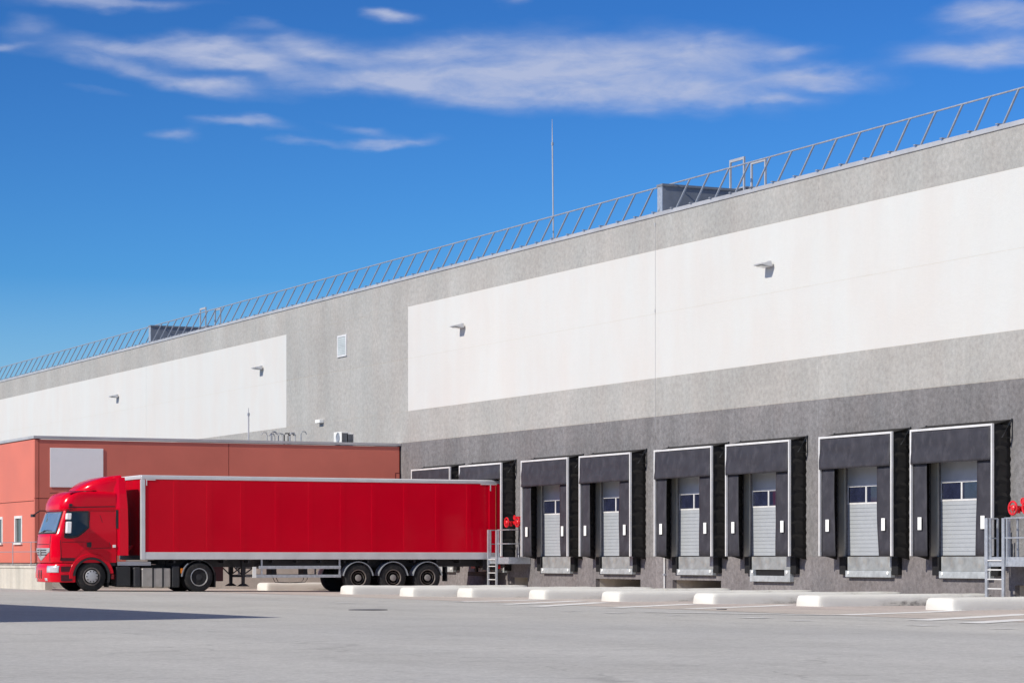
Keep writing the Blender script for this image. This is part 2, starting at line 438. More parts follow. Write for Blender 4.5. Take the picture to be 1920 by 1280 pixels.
# ------------------------------------------------------------------ dock shelters
HW = DW/2
STOP = on_x(XS, 1707, 805.5)[1]                                # top of the shelters
TOPW = on_x(XW, 1891, 786)[1]-on_x(XS, 1862, 793)[1]; print('TOPW', TOPW)
def f_z(py, px, X=XS): return on_x(X, px, py)[1]
ZC = f_z(865.5, 1790); ZB = 1.165           # head curtain hem, bottom of side curtains
def make_shelter(c, label, pressed=False, seed=0):
    rs = random.Random(100+seed); wj = [rs.uniform(-.07, .09), rs.uniform(-.05, .05)]; fl = [rs.uniform(-.10, .08), rs.uniform(-.04, .06)]
    t = thing('dock_shelter', (XW, c, 0), label, 'dock shelter', 'loading dock shelters along the warehouse wall')
    x0 = XS; fw = .058
    fr = MB()
    fr.box(x0-.03, x0+.04, c-HW, c-HW+fw, ZB, STOP).box(x0-.03, x0+.04, c+HW-fw, c+HW, ZB, STOP)
    fr.box(x0-.03, x0+.04, c-HW+fw, c+HW-fw, STOP-.06, STOP)
    fr.build('front_frame', 'alu_white', t, bevel=.006)
    # head curtain: a slack sheet with a fold and a sagging hem
    def curtain(ya, yb, za, zb, x, nz, ny, amp, seed, hem=0, flare=0, back=0):
        rnd = random.Random(seed); ph = [rnd.uniform(0, 6) for _ in range(6)]
        g = []
        for i in range(nz+1):
            v = i/nz; row = []
            for j in range(ny+1):
                u = j/ny; z = za+(zb-za)*v; y = ya+(yb-ya)*u
                w = amp*(sin(3.1*u*2+ph[0])*.5+sin(7*u+3*v+ph[1])*.3+sin(5*v+ph[2])*.4)*sin(pi*min(1, max(0, v)))
                if flare: y += flare*(1-v)**2*(u)
                row.append((x-abs(w)*.8-(hem*(1-v)**2)+back*u, y, z))
            g.append(row)
        m = MB(); n = ny+1
        vs = [p for r in g for p in r]; fs = [(i*n+j, i*n+j+1, (i+1)*n+j+1, (i+1)*n+j) for i in range(nz) for j in range(ny)]
        m.add(vs, fs); return m
    hc = curtain(c-HW+fw, c+HW-fw, ZC if not pressed else 3.98, STOP-.05, x0+.0, 12, 20, .045+rs.uniform(0, .03), 3+seed*7, .05).build('head_curtain', 'curtain', t, smooth=True)
    so = hc.modifiers.new('thick', 'SOLIDIFY'); so.thickness = .008
    for sgn in (-1, 1):
        ye = c+sgn*(HW-fw); yi = c+sgn*(HW-(.77+wj[0] if sgn < 0 else .68+wj[1]))
        if pressed: yi = YT+1.27+sgn*1.31
        sd = curtain(ye, yi, ZB, ZC+.12, x0+.045, 12, 6, .035, 11+sgn+seed*5, 0, -sgn*fl[0 if sgn < 0 else 1], .40 if pressed else 0).build('side_curtain', 'curtain', t, smooth=True)
        so = sd.modifiers.new('thick', 'SOLIDIFY'); so.thickness = .008
        ym = c+sgn*(HW-.43)
        if pressed: continue
        zc = f_z(981, 1724)
        MB().box(x0-.012, x0-.004, ym-.085, ym+.085, zc-.17, zc+.17).build('marker_strip', 'marker_white', sd)
    # pleated flanks between frame and wall
    for sgn in (-1, 1):
        y = c+sgn*(HW-.03); m = MB(); rows = []
        nz = 34
        for i in range(nz+1):
            z = ZB+(STOP-.02-ZB)*i/nz; row = []
            for j in range(5):
                u = j/4; a = .016*(1 if i % 2 else -1)*(.4+.6*u)+.012*sin(u*4+i*1.7)
                row.append((x0+.04+(XW-.004-x0-.04)*u, y+sgn*a*(-1), z-.10*u*(1 if i < nz-1 else .3)*sin(pi*u*.5)))
            rows.append(row)
        vs = [p for r in rows for p in r]; fs = [(i*5+j, i*5+j+1, (i+1)*5+j+1, (i+1)*5+j) for i in range(nz) for j in range(4)]
        b = m.add(vs, fs).build('side_cover', 'bellows', t, smooth=True, angle=25)
        so = b.modifiers.new('thick', 'SOLIDIFY'); so.thickness = .01
        # hanger triangle at the wall
        q = c+sgn*(HW+.06)
        MB().tube([(XW-.02, q, STOP+TOPW+.01), (XW-.02, q, STOP-.36), (XW-.34, q, STOP-.36), (XW-.02, q, STOP+TOPW+.01)], .022, 6).build('bracket', 'black_plastic', t)
    # sloping top sheet
    MB().hexa([(x0+.04, c-HW, STOP-.03), (XW-.003, c-HW, STOP+TOPW-.03), (XW-.003, c+HW, STOP+TOPW-.03), (x0+.04, c+HW, STOP-.03)],
              [(x0+.04, c-HW, STOP-.01), (XW-.003, c-HW, STOP+TOPW), (XW-.003, c+HW, STOP+TOPW), (x0+.04, c+HW, STOP-.01)]).build('top_cover', 'bellows', t)
    return t
SLAB = ['black dock shelter half hidden behind the trailer roof, farthest along the wall',
        'black dock shelter the red trailer is backed into',
        'black dock shelter just right of the ladder platform beside the trailer',
        'black dock shelter above the first open pit, second right of the trailer',
        'black dock shelter above the open pit with the thin white pipe at its left',
        'black dock shelter whose leveller below has a dark open slot',
        'black dock shelter with a scuffed head curtain, second from right end',
        'rightmost and largest black dock shelter, beside the ladder platform at picture edge']
for k, (c, l) in enumerate(zip(DC, SLAB)): make_shelter(c, l, k == 1, k)

# ------------------------------------------------------------------ dock levellers with bumpers
def make_leveller(c, label, slot=False):
    t = thing('dock_leveller', (XW, c, 0), label, 'dock leveller', 'steel dock levellers below the doors')
    hw = 1.105; z0 = f_z(1069, 1628, XW-.1); z1 = 1.15; zb = f_z(1081.5, 1628, XW-.13)
    lip = MB().box(XW-.10, XW-.005, c-hw, c+hw, z0 if not slot else z0+.0, z1).build('lip_plate', 'lip_steel', t, bevel=.008)
    m = MB()
    if slot:
        zb -= .17
        m.box(XW-.15, XW-.005, c-hw-.04, c+hw+.04, zb, zb+.18)
        m.box(XW-.15, XW-.005, c-hw-.04, c-hw+.27, zb+.18, z0-.002).box(XW-.15, XW-.005, c+hw-.16, c+hw+.04, zb+.18, z0-.002)
        MB().box(XW-.05, XW-.006, c-hw+.27, c+hw-.16, zb+.18, z0-.002).build('slot_back', 'rubber', t)
    else:
        m.box(XW-.15, XW-.005, c-hw-.02, c+hw+.04, zb, z0-.002)
    m.build('lip_edge', 'lip_edge', t, bevel=.01)
    for sgn in (-1, 1):
        b = MB().box(XW-.15, XW-.004, c+sgn*(hw+.045), c+sgn*(hw+.36), f_z(1077, 1628), 1.14).build('bumper', 'rubber', t, bevel=.02)
        MB().tube([(XW-.165, c+sgn*(hw-.12), z0-.06), (XW-.151, c+sgn*(hw-.12), z0-.06)], .05, 10).build('bolt', 'marker_white', t)
    return t
LL = ['steel dock leveller behind the red trailer, farthest along the wall', 'steel dock leveller behind the rear doors of the red trailer',
      'stained steel dock leveller right of the platform beside the trailer', 'steel dock leveller over the first open pit right of the trailer',
      'steel dock leveller over the pit beside the thin white pipe', 'steel dock leveller with a dark open slot across its lip',
      'rust stained steel dock leveller, second from the right end', 'clean steel dock leveller partly behind the rightmost ladder platform']
lv = make_leveller(DC[0], LL[0])
for i in range(1, 8):
    if i == 5: make_leveller(DC[5], LL[5], True)
    else: dup(lv, (XW, DC[i], 0), LL[i])

# ------------------------------------------------------------------ roof guard rail
gr = thing('roof_guardrail', (XW+.2, 70, Z['top']), 'long grey guard rail with inward leaning posts along the warehouse roof edge', 'guard rail')
zr = on_x(XW+.62, 1920, 164)[1]
MB().tube([(XW+.62, y, zr) for y in (28, 80, 130, 194)], .026, 8).build('top_rail', 'galvanised', gr)
pm = None; y = on_x(XW+.12, 1881)[0]
while y > 47: y -= 1.234
k = 0
while y < 162:
    if pm is None:
        pm = MB().hexa([(XW+.10, y-.025, Z['top']+.03), (XW+.15, y-.025, Z['top']+.03), (XW+.15, y+.025, Z['top']+.03), (XW+.10, y+.025, Z['top']+.03)],
                       [(XW+.59, y-.025, zr-.02), (XW+.64, y-.025, zr-.02), (XW+.64, y+.025, zr-.02), (XW+.59, y+.025, zr-.02)])
        pm.box(XW-.10, XW+.22, y-.05, y+.05, Z['top']+.012, Z['top']+.035).box(XW+.02, XW+.2, y-.03, y+.03, Z['top']+.002, Z['top']+.012)
        po = pm.build('post', 'galvanised_dull', gr); y_first = y
    else:
        p2 = po.copy(); COL.objects.link(p2); p2.parent = gr; p2.location = (0, y-y_first, 0)
    y += 1.234; k += 1

# step-over hoops across the fire walls
def hoop_step(px_, py_, label):
    yy, zt = on_x(XW+.3, px_, py_)
    a, b = XW+3.10, XW+3.92
    t = thing('roof_ladder', ((a+b)/2, yy, 12.3), label, 'roof ladder', 'step-over ladders on the warehouse roof')
    for x in (a, b):
        MB().box(x-.03, x+.03, yy-.47, yy-.41, 12.25, zt+.95).box(x-.03, x+.03, yy+.41, yy+.47, 12.25, zt+.95).box(x-.03, x+.03, yy-.47, yy+.47, zt+.95, zt+1.04).build('handrail', 'coping_metal', t)
    for s in (-1, 1):
        for k in range(4): MB().box(a+.03, b-.03, yy+s*.44-.03, yy+s*.44+.03, 12.45+k*.25, 12.50+k*.25).build('rung', 'galvanised', t)
    MB().box(a+.03, b-.03, yy-.40, yy+.40, zt+.03, zt+.08).build('step_plate', 'galvanised', t)
    return t
hoop_step(1243.5, 346, 'pale step-over ladder hoops on the roof beside the nearer fire wall')
hoop_step(285, 610, 'pale step-over ladder hoops on the roof beside the farther fire wall')

# lightning rods
def rod(x, y, z0, z1, r, label, lean=0.):
    t = thing('lightning_rod', (x, y, z0), label, 'lightning rod')
    zj = z0+(z1-z0)*.81
    MB().tube([(x, y, z0), (x-lean*.8, y, zj)], r, 8).build('mast', 'coping_metal', t)
    MB().tube([(x-lean*.8, y, zj-.04), (x-lean*.8, y, zj+.07)], r*1.6, 8).build('clamp', 'galvanised_dull', t)
    MB().tube([(x-lean*.8, y, zj), (x-lean, y, z1)], [r*.8, r*.3], 8).build('tip', 'coping_metal', t)
yy, zz = on_x(XW+1.2, 1038, 224)
rod(XW+1.2, yy, 12.24, zz, .027, 'tall slim pale lightning rod standing on the warehouse roof', .06)

# wall lamps
def lamp(px, py, label):
    yy, zz = on_x(XW, px, py)
    t = thing('wall_lamp', (XW, yy, zz), label, 'wall lamp', 'flat floodlights on the white wall')
    w = .27
    MB().hexa([(XW-.46, yy-w*.8, zz-.02), (XW-.06, yy-w, zz-.07), (XW-.06, yy+w, zz-.07), (XW-.46, yy+w*.8, zz-.02)],
              [(XW-.45, yy-w*.75, zz+.02), (XW-.10, yy-w*.9, zz+.09), (XW-.10, yy+w*.9, zz+.09), (XW-.45, yy+w*.75, zz+.02)]).build('lamp_head', 'lamp_grey', t, bevel=.015)
    MB().box(XW-.07, XW-.004, yy-.07, yy+.07, zz-.08, zz+.12).build('bracket', 'lamp_grey', t)
    MB().box(XW-.42, XW-.12, yy-w*.7, yy+w*.7, zz-.065, zz-.058).build('lens', 'marker_white', t)
lamp(1444, 497, 'floodlight on the right white wall section, nearest and largest of the lamps')
lamp(868, 612, 'floodlight on the white wall just right of the grey wall section')
lamp(491, 690, 'floodlight on the left white wall near the louvred vent')
lamp(221, 743, 'farthest and smallest floodlight, on the left white wall above the red annex')

# louvred vent
ya, zb = on_x(XW, 651, 667); yb, zt = on_x(XW, 634, 630)
t = thing('wall_vent', (XW, (ya+yb)/2, zb), 'tall white louvred vent in the grey wall section', 'vent')
MB().box(XW-.05, XW-.003, ya, ya+.08, zb, zt).box(XW-.05, XW-.003, yb-.08, yb, zb, zt).box(XW-.05, XW-.003, ya+.08, yb-.08, zt-.08, zt).box(XW-.05, XW-.003, ya+.08, yb-.08, zb, zb+.08).build('vent_frame', 'alu_white', t)
m = MB(); n = 11
for i in range(n):
    z = zb+.1+(zt-zb-.2)*i/(n-1)
    m.hexa([(XW-.045, ya+.08, z-.075), (XW-.035, ya+.08, z-.075), (XW-.035, yb-.08, z-.075), (XW-.045, yb-.08, z-.075)], [(XW-.012, ya+.08, z+.075), (XW-.004, ya+.08, z+.075), (XW-.004, yb-.08, z+.075), (XW-.012, yb-.08, z+.075)])
m.build('slats', 'slat_grey', t)
# small white box low on the grey wall section
yy, zz = on_x(XW, 603.5, 790)
tag(MB().box(XW-.22, XW-.003, yy-.25, yy+.25, zz-.07, zz+.08).build('wall_box', 'marker_white', org=(XW, yy, zz), bevel=.02), 'small white box lamp low on the grey wall above the annex', 'box lamp')
# conductor cable and pipe
yy = 71.83
t = thing('conductor_cable', (XW, yy, 1), 'thin grey conductor cable down the wall joint above the docks', 'cable')
MB().tube([(XW-.006, yy, 5.2), (XW-.006, yy, 11.9)], .006, 6).build('wire', 'lamp_grey', t)
for z in (11.95, 9.15): MB().box(XW-.022, XW-.003, yy-.025, yy+.025, z-.05, z+.05).build('clip', 'lamp_grey', t)
yp = on_x(XW-.05, 1245.8)[0]
t = thing('drain_pipe', (XW, yp, 0), 'thin white pipe running down the plinth left of a pit', 'pipe')
MB().tube([(XW-.05, yp, gz(40)), (XW-.05, yp, 1.12)], .03, 8).build('pipe', 'alu_white', t)
MB().box(XW-.09, XW-.003, yp-.05, yp+.05, .55, .6).build('clip', 'galvanised', t)

# ------------------------------------------------------------------ red annex
YA = on_x(XW, 752)[0]; XA = on_y(YA, 65)[0]; ZA = 5.60
ax = thing('office_annex', ((XA+XW)/2, YA, gz(30)), 'low flat-roofed brick red annex attached to the warehouse behind the lorry', 'office building')
P = .10
MB().box(XA+P, XW-.01, YA+P, YA+70, .2, ZA-.1).build('wall', 'black_plastic', ax)
jx = [XA+.004, on_y(YA, 73)[0], on_y(YA, 236)[0], on_y(YA, 429)[0], on_y(YA, 640)[0]+2.5, XW-.05]
zj = on_y(YA, 90, 934)[1]; zlo = .93
for i in range(5):
    for a, b in ((zlo if i < 2 else 1.22, zj), (zj, ZA-.02)):
        MB().box(jx[i]+(.012 if i != 2 else .001) if i else jx[0], jx[i+1]-(.012 if i != 1 else .001), YA, YA+P-.003, a+.012, b-.012).build('wall_panel', 'annex_red', ax)
# sunlit end face with window slots
wins = [(on_x(XA, 42.0)[0], on_x(XA, 27.5)[0]), (on_x(XA, 5.5)[0], on_x(XA, -9)[0])]
pit_ = wins[1][0]-wins[0][0]
wins += [(wins[0][0]+pit_*k, wins[0][1]+pit_*k) for k in range(2, 8)]
z_w0 = on_x(XA, 35, 1017)[1]; z_w1 = on_x(XA, 35, 966.5)[1]
zh = on_x(XA, 40, 940)[1]
def end_panel(y0, y1, z0, z1):
    MB().box(XA, XA+P-.003, y0, y1, z0, z1).build('wall_panel', 'annex_red', ax)
yy0 = YA+P
for a, b in wins:
    end_panel(yy0, a, zlo, zh-.012)
    MB().box(XA, XA+P-.003, a, b, zlo, z_w0).box(XA, XA+P-.003, a, b, z_w1, zh-.012).build('wall_panel', 'annex_red', ax)
    w = MB().box(XA-.02, XA+.09, a, a+.13, z_w0, z_w1).box(XA-.02, XA+.09, b-.13, b, z_w0, z_w1).box(XA-.02, XA+.09, a+.13, b-.13, z_w1-.1, z_w1).box(XA-.08, XA+.09, a-.03, b+.03, z_w0-.07, z_w0).build('window', 'window_frame', ax)
    MB().box(XA+.05, XA+.07, a+.13, b-.13, z_w0, z_w1-.1).build('pane', 'office_glass', w)
    yy0 = b
end_panel(yy0, YA+70, zlo, zh-.012)
end_panel(YA+P, YA+70, zh+.012, ZA-.02)
MB().box(XA-.05, XW-.02, YA-.05, YA+.35, ZA, ZA+.10).box(XA-.05, XA+.35, YA+.35, YA+70, ZA, ZA+.10).build('roof_edge', 'coping_metal', ax)
MB().box(XA+.36, XW-.02, YA+.36, YA+70, ZA-.08, ZA-.04).build('roof', 'roof_felt', ax)
MB().box(XA+.06, XW-.02, YA+.06, YA+70, -.3, zlo-.005).build('plinth', 'raw_concrete', ax)
MB().box(jx[2]+.002, XW-.06, YA+.01, YA+.09, zlo-.004, 1.215).build('plinth', 'raw_concrete', ax)
# blank sign on the annex
xa, zt = on_y(YA, 93.5, 839); xb, zb = on_y(YA, 193.3, 914)
t = thing('blank_sign', ((xa+xb)/2, YA, zb), 'blank pale grey sign panel on the red annex wall above the cab', 'sign')
MB().box(xa, xb, YA-.032, YA-.012, zb, zt).build('panel', 'sign_white', t, bevel=.006)
each(MB().box(xa+.1, xb-.1, YA-.011, YA-.002, zb+.1, zb+.16).box(xa+.1, xb-.1, YA-.011, YA-.002, zt-.16, zt-.1), 'mounting_rail', 'galvanised', t)
# small red sign near the annex corner
xa, zt = on_y(YA, 741, 886); xb, zb = on_y(YA, 749.5, 898)
t = thing('small_sign', ((xa+xb)/2, YA, zb), 'tiny red framed plate at the right end of the annex wall', 'sign')
MB().box(xa, xb, YA-.03, YA-.004, zb, zt).build('plate', 'dark_red', t)
MB().box(xa+.03, xb-.03, YA-.036, YA-.031, zb+.03, zt-.03).build('face', 'annex_red', t)
# air conditioners on the annex roof
def aircon(px0, py1, label):
    ys = YA+1.2; x, _ = on_y(ys, px0); z0 = ZA+.12
    t = thing('air_conditioner', (x, ys, z0), label, 'air conditioner', 'air conditioners on the annex roof')
    zt_ = on_y(ys, px0, py1)[1]; w = .85; d = .30
    MB().box(x, x+d, ys, ys+w, z0, zt_).build('casing', 'ac_white', t, bevel=.02)
    MB().torus_x(x-.006, ys+w*.42, (z0+zt_)/2, .19, .018, 20, 6).lathe_x(ys+w*.42, (z0+zt_)/2, [(x-.004, .18), (x-.001, .18)]).build('fan_grille', 'galvanised_dull', t)
    m = MB()
    for k in range(5): m.box(x+.03+k*.05, x+.06+k*.05, ys-.008, ys-.001, z0+.04, zt_-.06)
    m.build('side_grille', 'black_plastic', t)
    MB().box(x+.02, x+d-.02, ys+.05, ys+.12, ZA-.04, z0).box(x+.02, x+d-.02, ys+w-.12, ys+w-.05, ZA-.04, z0).build('feet', 'galvanised_dull', t)
    return x, ys, zt_
aircon(640, 808.5, 'white air conditioner with a round fan, front of the pair on annex roof')
aircon(650.5, 811, 'white air conditioner in shadow, rear of the pair on annex roof')
# thin mast and bent pipes on the annex roof
xr_, _ = on_y(YA+1.0, 466); zt_ = on_y(YA+1.0, 466, 764)[1]
rod(xr_, YA+1.0, ZA-.04, zt_, .032, 'short white lightning rod standing on the annex roof')
xs = on_y(YA+1.5, 498)[0]; xe = on_y(YA+1.5, 560)[0]
t = thing('pipe_cluster', ((xs+xe)/2, YA+1.5, ZA), 'cluster of thin bent grey pipes standing on the annex roof', 'pipes')
for k in range(11):
    x = xs+(xe-xs)*k/10; h = .36+.10*random.random(); y = YA+1.2+random.random()*.8; dx = .18*(1 if k % 3 else -1); r = .02+.008*(k % 2)
    MB().tube([(x, y, ZA-.04), (x, y, ZA+.1+h*.7), (x+dx*.3, y, ZA+.1+h), (x+dx, y, ZA+.1+h*.98), (x+dx*1.35, y, ZA+.1+h*.75)], r, 6).build('bent_pipe', ('coping_metal', 'galvanised_dull', 'chassis')[k % 3 if k > 3 else 0], t)

# retaining wall with railing left of the cab
xw_ = on_g(30, 1103)[0]
zt_ = on_x(xw_, 40, 1059.5)[1]
rw = thing('retaining_wall', (xw_, 95, 0), 'low weathered concrete wall before the annex, left of the cab', 'retaining wall')
MB().box(xw_, xw_+.25, 86.9, 160, -.2, zt_-.1).build('wall', 'raw_concrete', rw)
MB().box(xw_-.03, xw_+.28, 86.85, 160, zt_-.1, zt_).build('cap', 'raw_concrete', rw, bevel=.01)
rl = thing('handrail', (xw_+.12, 95, zt_), 'thin two-bar railing on the low concrete wall before the annex', 'railing')
for py in (1016, 1034):
    z = on_x(xw_+.12, 35, py)[1]
    MB().tube([(xw_+.12, 88.2, z), (xw_+.12, 150, z)], .014, 6).build('rail', 'galvanised_dull', rl)
y_p = on_x(xw_+.12, 24)[0]; ztop = on_x(xw_+.12, 35, 1016)[1]
for k in range(-1, 18):
    y = y_p+k*2.6
    MB().tube([(xw_+.12, y, zt_), (xw_+.12, y, ztop)], .016, 6).box(xw_+.06, xw_+.18, y-.05, y+.05, zt_, zt_+.03).build('post', 'galvanised', rl)

# ------------------------------------------------------------------ ladder platforms with valve wheels
def platform(px_corner, px_left, label, deck_out=.88, xright=0.0):
    xo = XW-deck_out
    ya = on_x(xo, px_corner)[0]; yb = on_x(xo, px_left)[0]
    t = thing('access_platform', (xo, (ya+yb)/2, gz(38)), label, 'ladder platform', 'steel ladder platforms beside the docks')
    zd = 1.14; yn = ya-xright
    MB().box(xo, XW-.02, yn, yb, zd-.10, zd).box(xo-.006, xo+.03, yn, yb, zd-.24, zd-.101).box(xo+.03, XW-.02, yn-.006, yn+.03, zd-.24, zd-.101).build('deck', 'galvanised', t)
    zr_ = zd+.98; zm = zd+.48
    m = MB()
    ylad0, ylad1 = yb-.10, yb-.80
    for z in (zr_, zm):
        m.tube([(xo, yb, z), (XW-.5, yb, z)], .02, 6)
        m.tube([(xo, ya, z), (XW-.45, ya, z)], .02, 6)
        m.tube([(xo, ylad1, z), (xo, ya, z)], .02, 6)
        if xright: m.tube([(xo, ya, z), (xo, ya-xright, z)], .02, 6)
    m.tube([(xo-.01, ylad0, zr_), (xo-.01, yb, zr_)], .02, 6)
    m.build('guard_rail', 'galvanised', t)
    for x, y in ((xo, yb), (XW-.5, yb), (xo, ya), (xo+.16, ya), (xo, ylad0+.045-.16), (xo, ylad1-.11), (XW-.46, ya), (xo, ya-xright)):
        if y == ya-xright and xright == 0: continue
        MB().box(x-.022, x+.022, y-.022, y+.022, zd-.2, zr_).build('rail_post', 'galvanised', t)
    ld = MB()
    for y in (ylad0, ylad1): ld.box(xo-.06, xo-.012, y-.05, y+.05, gz(38)+.005, zr_)
    l = ld.build('ladder', 'galvanised', t)
    for k in range(5): MB().box(xo-.05, xo-.02, ylad1+.05, ylad0-.05, .08+k*.24, .11+k*.24).build('rung', 'alu_white', l)
    return xo, ya, yb, zd
def valve(px, py, px2, label, zfoot):
    xv = XW-.62; y1, z = on_x(xv, px, py); y2 = on_x(xv, px2)[0]
    t = thing('valve_wheels', (xv, (y1+y2)/2, z), label, 'hydrant valve', 'red valve hand wheels on the wall')
    for y in (y1, y2):
        w = MB().torus_x(xv, y, z, .165, .028, 24, 8)
        for a in (0, 2.094, 4.189): w.tube([(xv, y, z), (xv, y+.16*cos(a+.5), z+.16*sin(a+.5))], .017, 6)
        w.lathe_x(y, z, [(xv-.035, .055), (xv-.01, .085), (xv+.03, .085)], 14)
        w.build('hand_wheel', 'valve_red', t, smooth=True)
        MB().tube([(xv+.02, y, z), (xv+.30, y, z)], .03, 8).build('stem', 'valve_red', t)
    ym = (y1+y2)/2
    MB().tube([(xv+.28, y1, z-.02), (xv+.28, y2, z-.02)], .075, 10).tube([(xv+.28, ym, z), (xv+.28, ym, z+.17)], .06, 10).tube([(xv+.28, ym, z), (XW, ym, z)], .06, 10).tube([(xv+.10, ym, z+.17), (xv+.36, ym, z+.17)], .05, 8).torus_x(xv+.10, ym, z+.17, .075, .02, 16, 6).tube([(xv+.16, y1, z-.13), (xv+.16, y1, z+.06)], .065, 10).tube([(xv+.16, y2, z-.13), (xv+.16, y2, z+.06)], .065, 10).build('valve_body', 'valve_red', t)
    MB().tube([(xv+.28, ym, z-.05), (xv+.28, ym, zfoot)], .04, 8).build('riser_pipe', 'galvanised_dull', t)
    MB().tube([(xv+.15, ym-.25, z-.12), (xv+.12, ym-.32, z-.35), (xv+.15, ym-.25, z-.55), (xv+.2, ym-.12, z-.62), (xv+.25, ym-.05, z-.75), (xv+.25, ym-.1, zfoot)], .022, 6).build('hose', 'black_plastic', t, smooth=True)
platform(954, 915, 'galvanised ladder platform between the trailer rear and the next dock', .88, .0)
valve(950, 979, 970, 'pair of red valve wheels above the platform beside the trailer', 1.14)
platform(1883, 1848, 'galvanised ladder platform at the right edge of the picture', .88, 1.6)
valve(1899, 952, 1925, 'pair of red valve wheels above the platform at right edge', 1.14)

# ------------------------------------------------------------------ wheel guides
GN = [(481,1106), (637,1113), (748,1117), (856,1118.5), (990,1122), (1126,1126.5), (1298,1131), (1491,1135.5), (1733,1142.5)]
GL = ['low concrete wheel guide half in shadow beneath the trailer', 'white nosed concrete wheel guide before the trailer axles',
      'white concrete wheel guide between the trailer axles and the ladder platform', 'white concrete wheel guide in front of the platform ladder by the trailer',
      'stained white concrete wheel guide before the first dock right of the trailer', 'white concrete wheel guide before the first open pit',
      'white concrete wheel guide before the pit with the white pipe', 'long bright white concrete wheel guide, second from the right end',
      'rightmost white concrete wheel guide with short painted nose and dirty body']
def guide(px, py, label, seed):
    rnd = random.Random(seed)
    x, y = on_g(px, py); t_l = min(XW-.15-x, 6.6); g = -.02
    h = .315; hw = .56
    rings = []
    n = 13
    prof = [(-hw, 0), (-hw*.985, h*.35), (-hw*.96, h*.66), (-hw*.92, h*.86), (-hw*.85, h*.96), (-hw*.74, h), (0, h*1.01), (hw*.74, h), (hw*.85, h*.96), (hw*.92, h*.86), (hw*.96, h*.66), (hw*.985, h*.35), (hw, 0)]
    stations = [(0, .78, .91), (.02, .88, .95), (.05, .95, .97), (.10, .985, .99), (.2, 1, 1), (.35, 1, 1)]
    xx = .5
    while xx < t_l-.6: stations.append((xx, 1, 1)); xx += .28
    stations += [(t_l-.5, 1, .98), (t_l-.3, .99, .88), (t_l-.12, .95, .62), (t_l, .85, .15)]
    for xx, kh, kw in stations:
        zz = gz(x+xx)+g; jit = 1+rnd.uniform(-.012, .008); sag = rnd.uniform(-.007, .003)
        rings.append([(x+xx+rnd.uniform(-.004, .004), y-hw+q[0]*kw+rnd.uniform(-.005, .005), zz+(q[1]*kh*jit+sag*(q[1] > h*.5)+rnd.uniform(-.004, .003) if q[1] > .001 else 0)) for q in prof])
    m = MB().loft(rings, True, True)
    o = m.build('wheel_guide', 'guide_concrete', org=(x, y-hw, gz(x)), smooth=True, angle=60)
    return tag(o, label, 'wheel guide', 'concrete wheel guides in front of the docks')
for k, ((px, py), l) in enumerate(zip(GN, GL)): guide(px, py, l, 40+k)

# ------------------------------------------------------------------ the lorry
YC = YT+1.27
def T(px, py=HY, Y=None): return on_y(YT if Y is None else Y, px, py)
def wheel(cx, cz, yo, width, R, kind, parent, dual=False, far=False):
    """wheel with outer face at y = yo, body going to +Y (or -Y for the far side)"""
    s = -1 if far else 1
    def Y(v): return yo+s*v
    w = width
    prof = [(Y(.03), R*.56), (Y(.0), R*.62), (Y(.004), R*.80), (Y(.02), R*.92), (Y(.06), R*.985), (Y(.09), R), (Y(w-.09), R), (Y(w-.05), R*.97), (Y(w), R*.85), (Y(w), R*.56)]
    m = MB().lathe_y(cx, cz, prof, 48)
    # tread grooves as thin rings
    if dual:
        p2 = [(Y(v+w+.05), r) for v, r in ((0, R*.6), (.02, R*.92), (.08, R), (w-.08, R), (w, R*.85), (w, R*.56))]
        m.lathe_y(cx, cz, p2, 48)
    t = m.build('wheel', 'tyre', parent, smooth=True, angle=35)
    if kind == 'cover':
        MB().lathe_y(cx, cz, [(Y(.05), R*.60), (Y(.01), R*.60), (Y(.0), R*.56), (Y(.03), R*.50), (Y(.045), .03*R)], 36).build('rim', 'rim_grey', t, smooth=True)
        c = MB().lathe_y(cx, cz, [(Y(.0), R*.43), (Y(-.03), R*.41), (Y(-.055), R*.28), (Y(-.06), R*.12), (Y(-.06), .005)], 36).build('hub_cover', 'cover_grey', t, smooth=True)
        m = MB()
        for k in range(10):
            a = 2*pi*k/10
            m.tube([(cx+R*.35*cos(a), Y(-.052), cz+R*.35*sin(a)), (cx+R*.35*cos(a), Y(-.046), cz+R*.35*sin(a))], R*.045, 8)
        m.build('wheel_nuts', 'rim_dark', t)
    elif kind == 'dish':
        MB().lathe_y(cx, cz, [(Y(.02), R*.60), (Y(-.005), R*.60), (Y(-.008), R*.565), (Y(.05), R*.52), (Y(.10), R*.49)], 40, False).build('rim', 'rim_silver', t, smooth=True)
        MB().lathe_y(cx, cz, [(Y(.08), R*.505), (Y(.13), R*.47), (Y(.15), R*.44), (Y(.12), R*.40), (Y(.06), R*.24), (Y(.02), R*.2), (Y(.015), .01)], 30).build('hub', 'rim_dark', t, smooth=True)
    else:
        MB().lathe_y(cx, cz, [(Y(.03), R*.59), (Y(.0), R*.59), (Y(.0), R*.55), (Y(.05), R*.50), (Y(.05), R*.42), (Y(.02), R*.40), (Y(.06), R*.32), (Y(.08), R*.1)], 40).build('rim', 'rim_grey', t, smooth=True)
        MB().lathe_y(cx, cz, [(Y(.08), R*.25), (Y(.0), R*.22), (Y(-.01), R*.17), (Y(-.012), .01)], 24).build('hub', 'hub_grey', t, smooth=True)
        m = MB()
        for k in range(10):
            a = 2*pi*k/10
            m.tube([(cx+R*.33*cos(a), Y(.025), cz+R*.33*sin(a)), (cx+R*.33*cos(a), Y(.06), cz+R*.33*sin(a))], .014, 6)
        m.build('wheel_nuts', 'rim_dark', t)
    return t
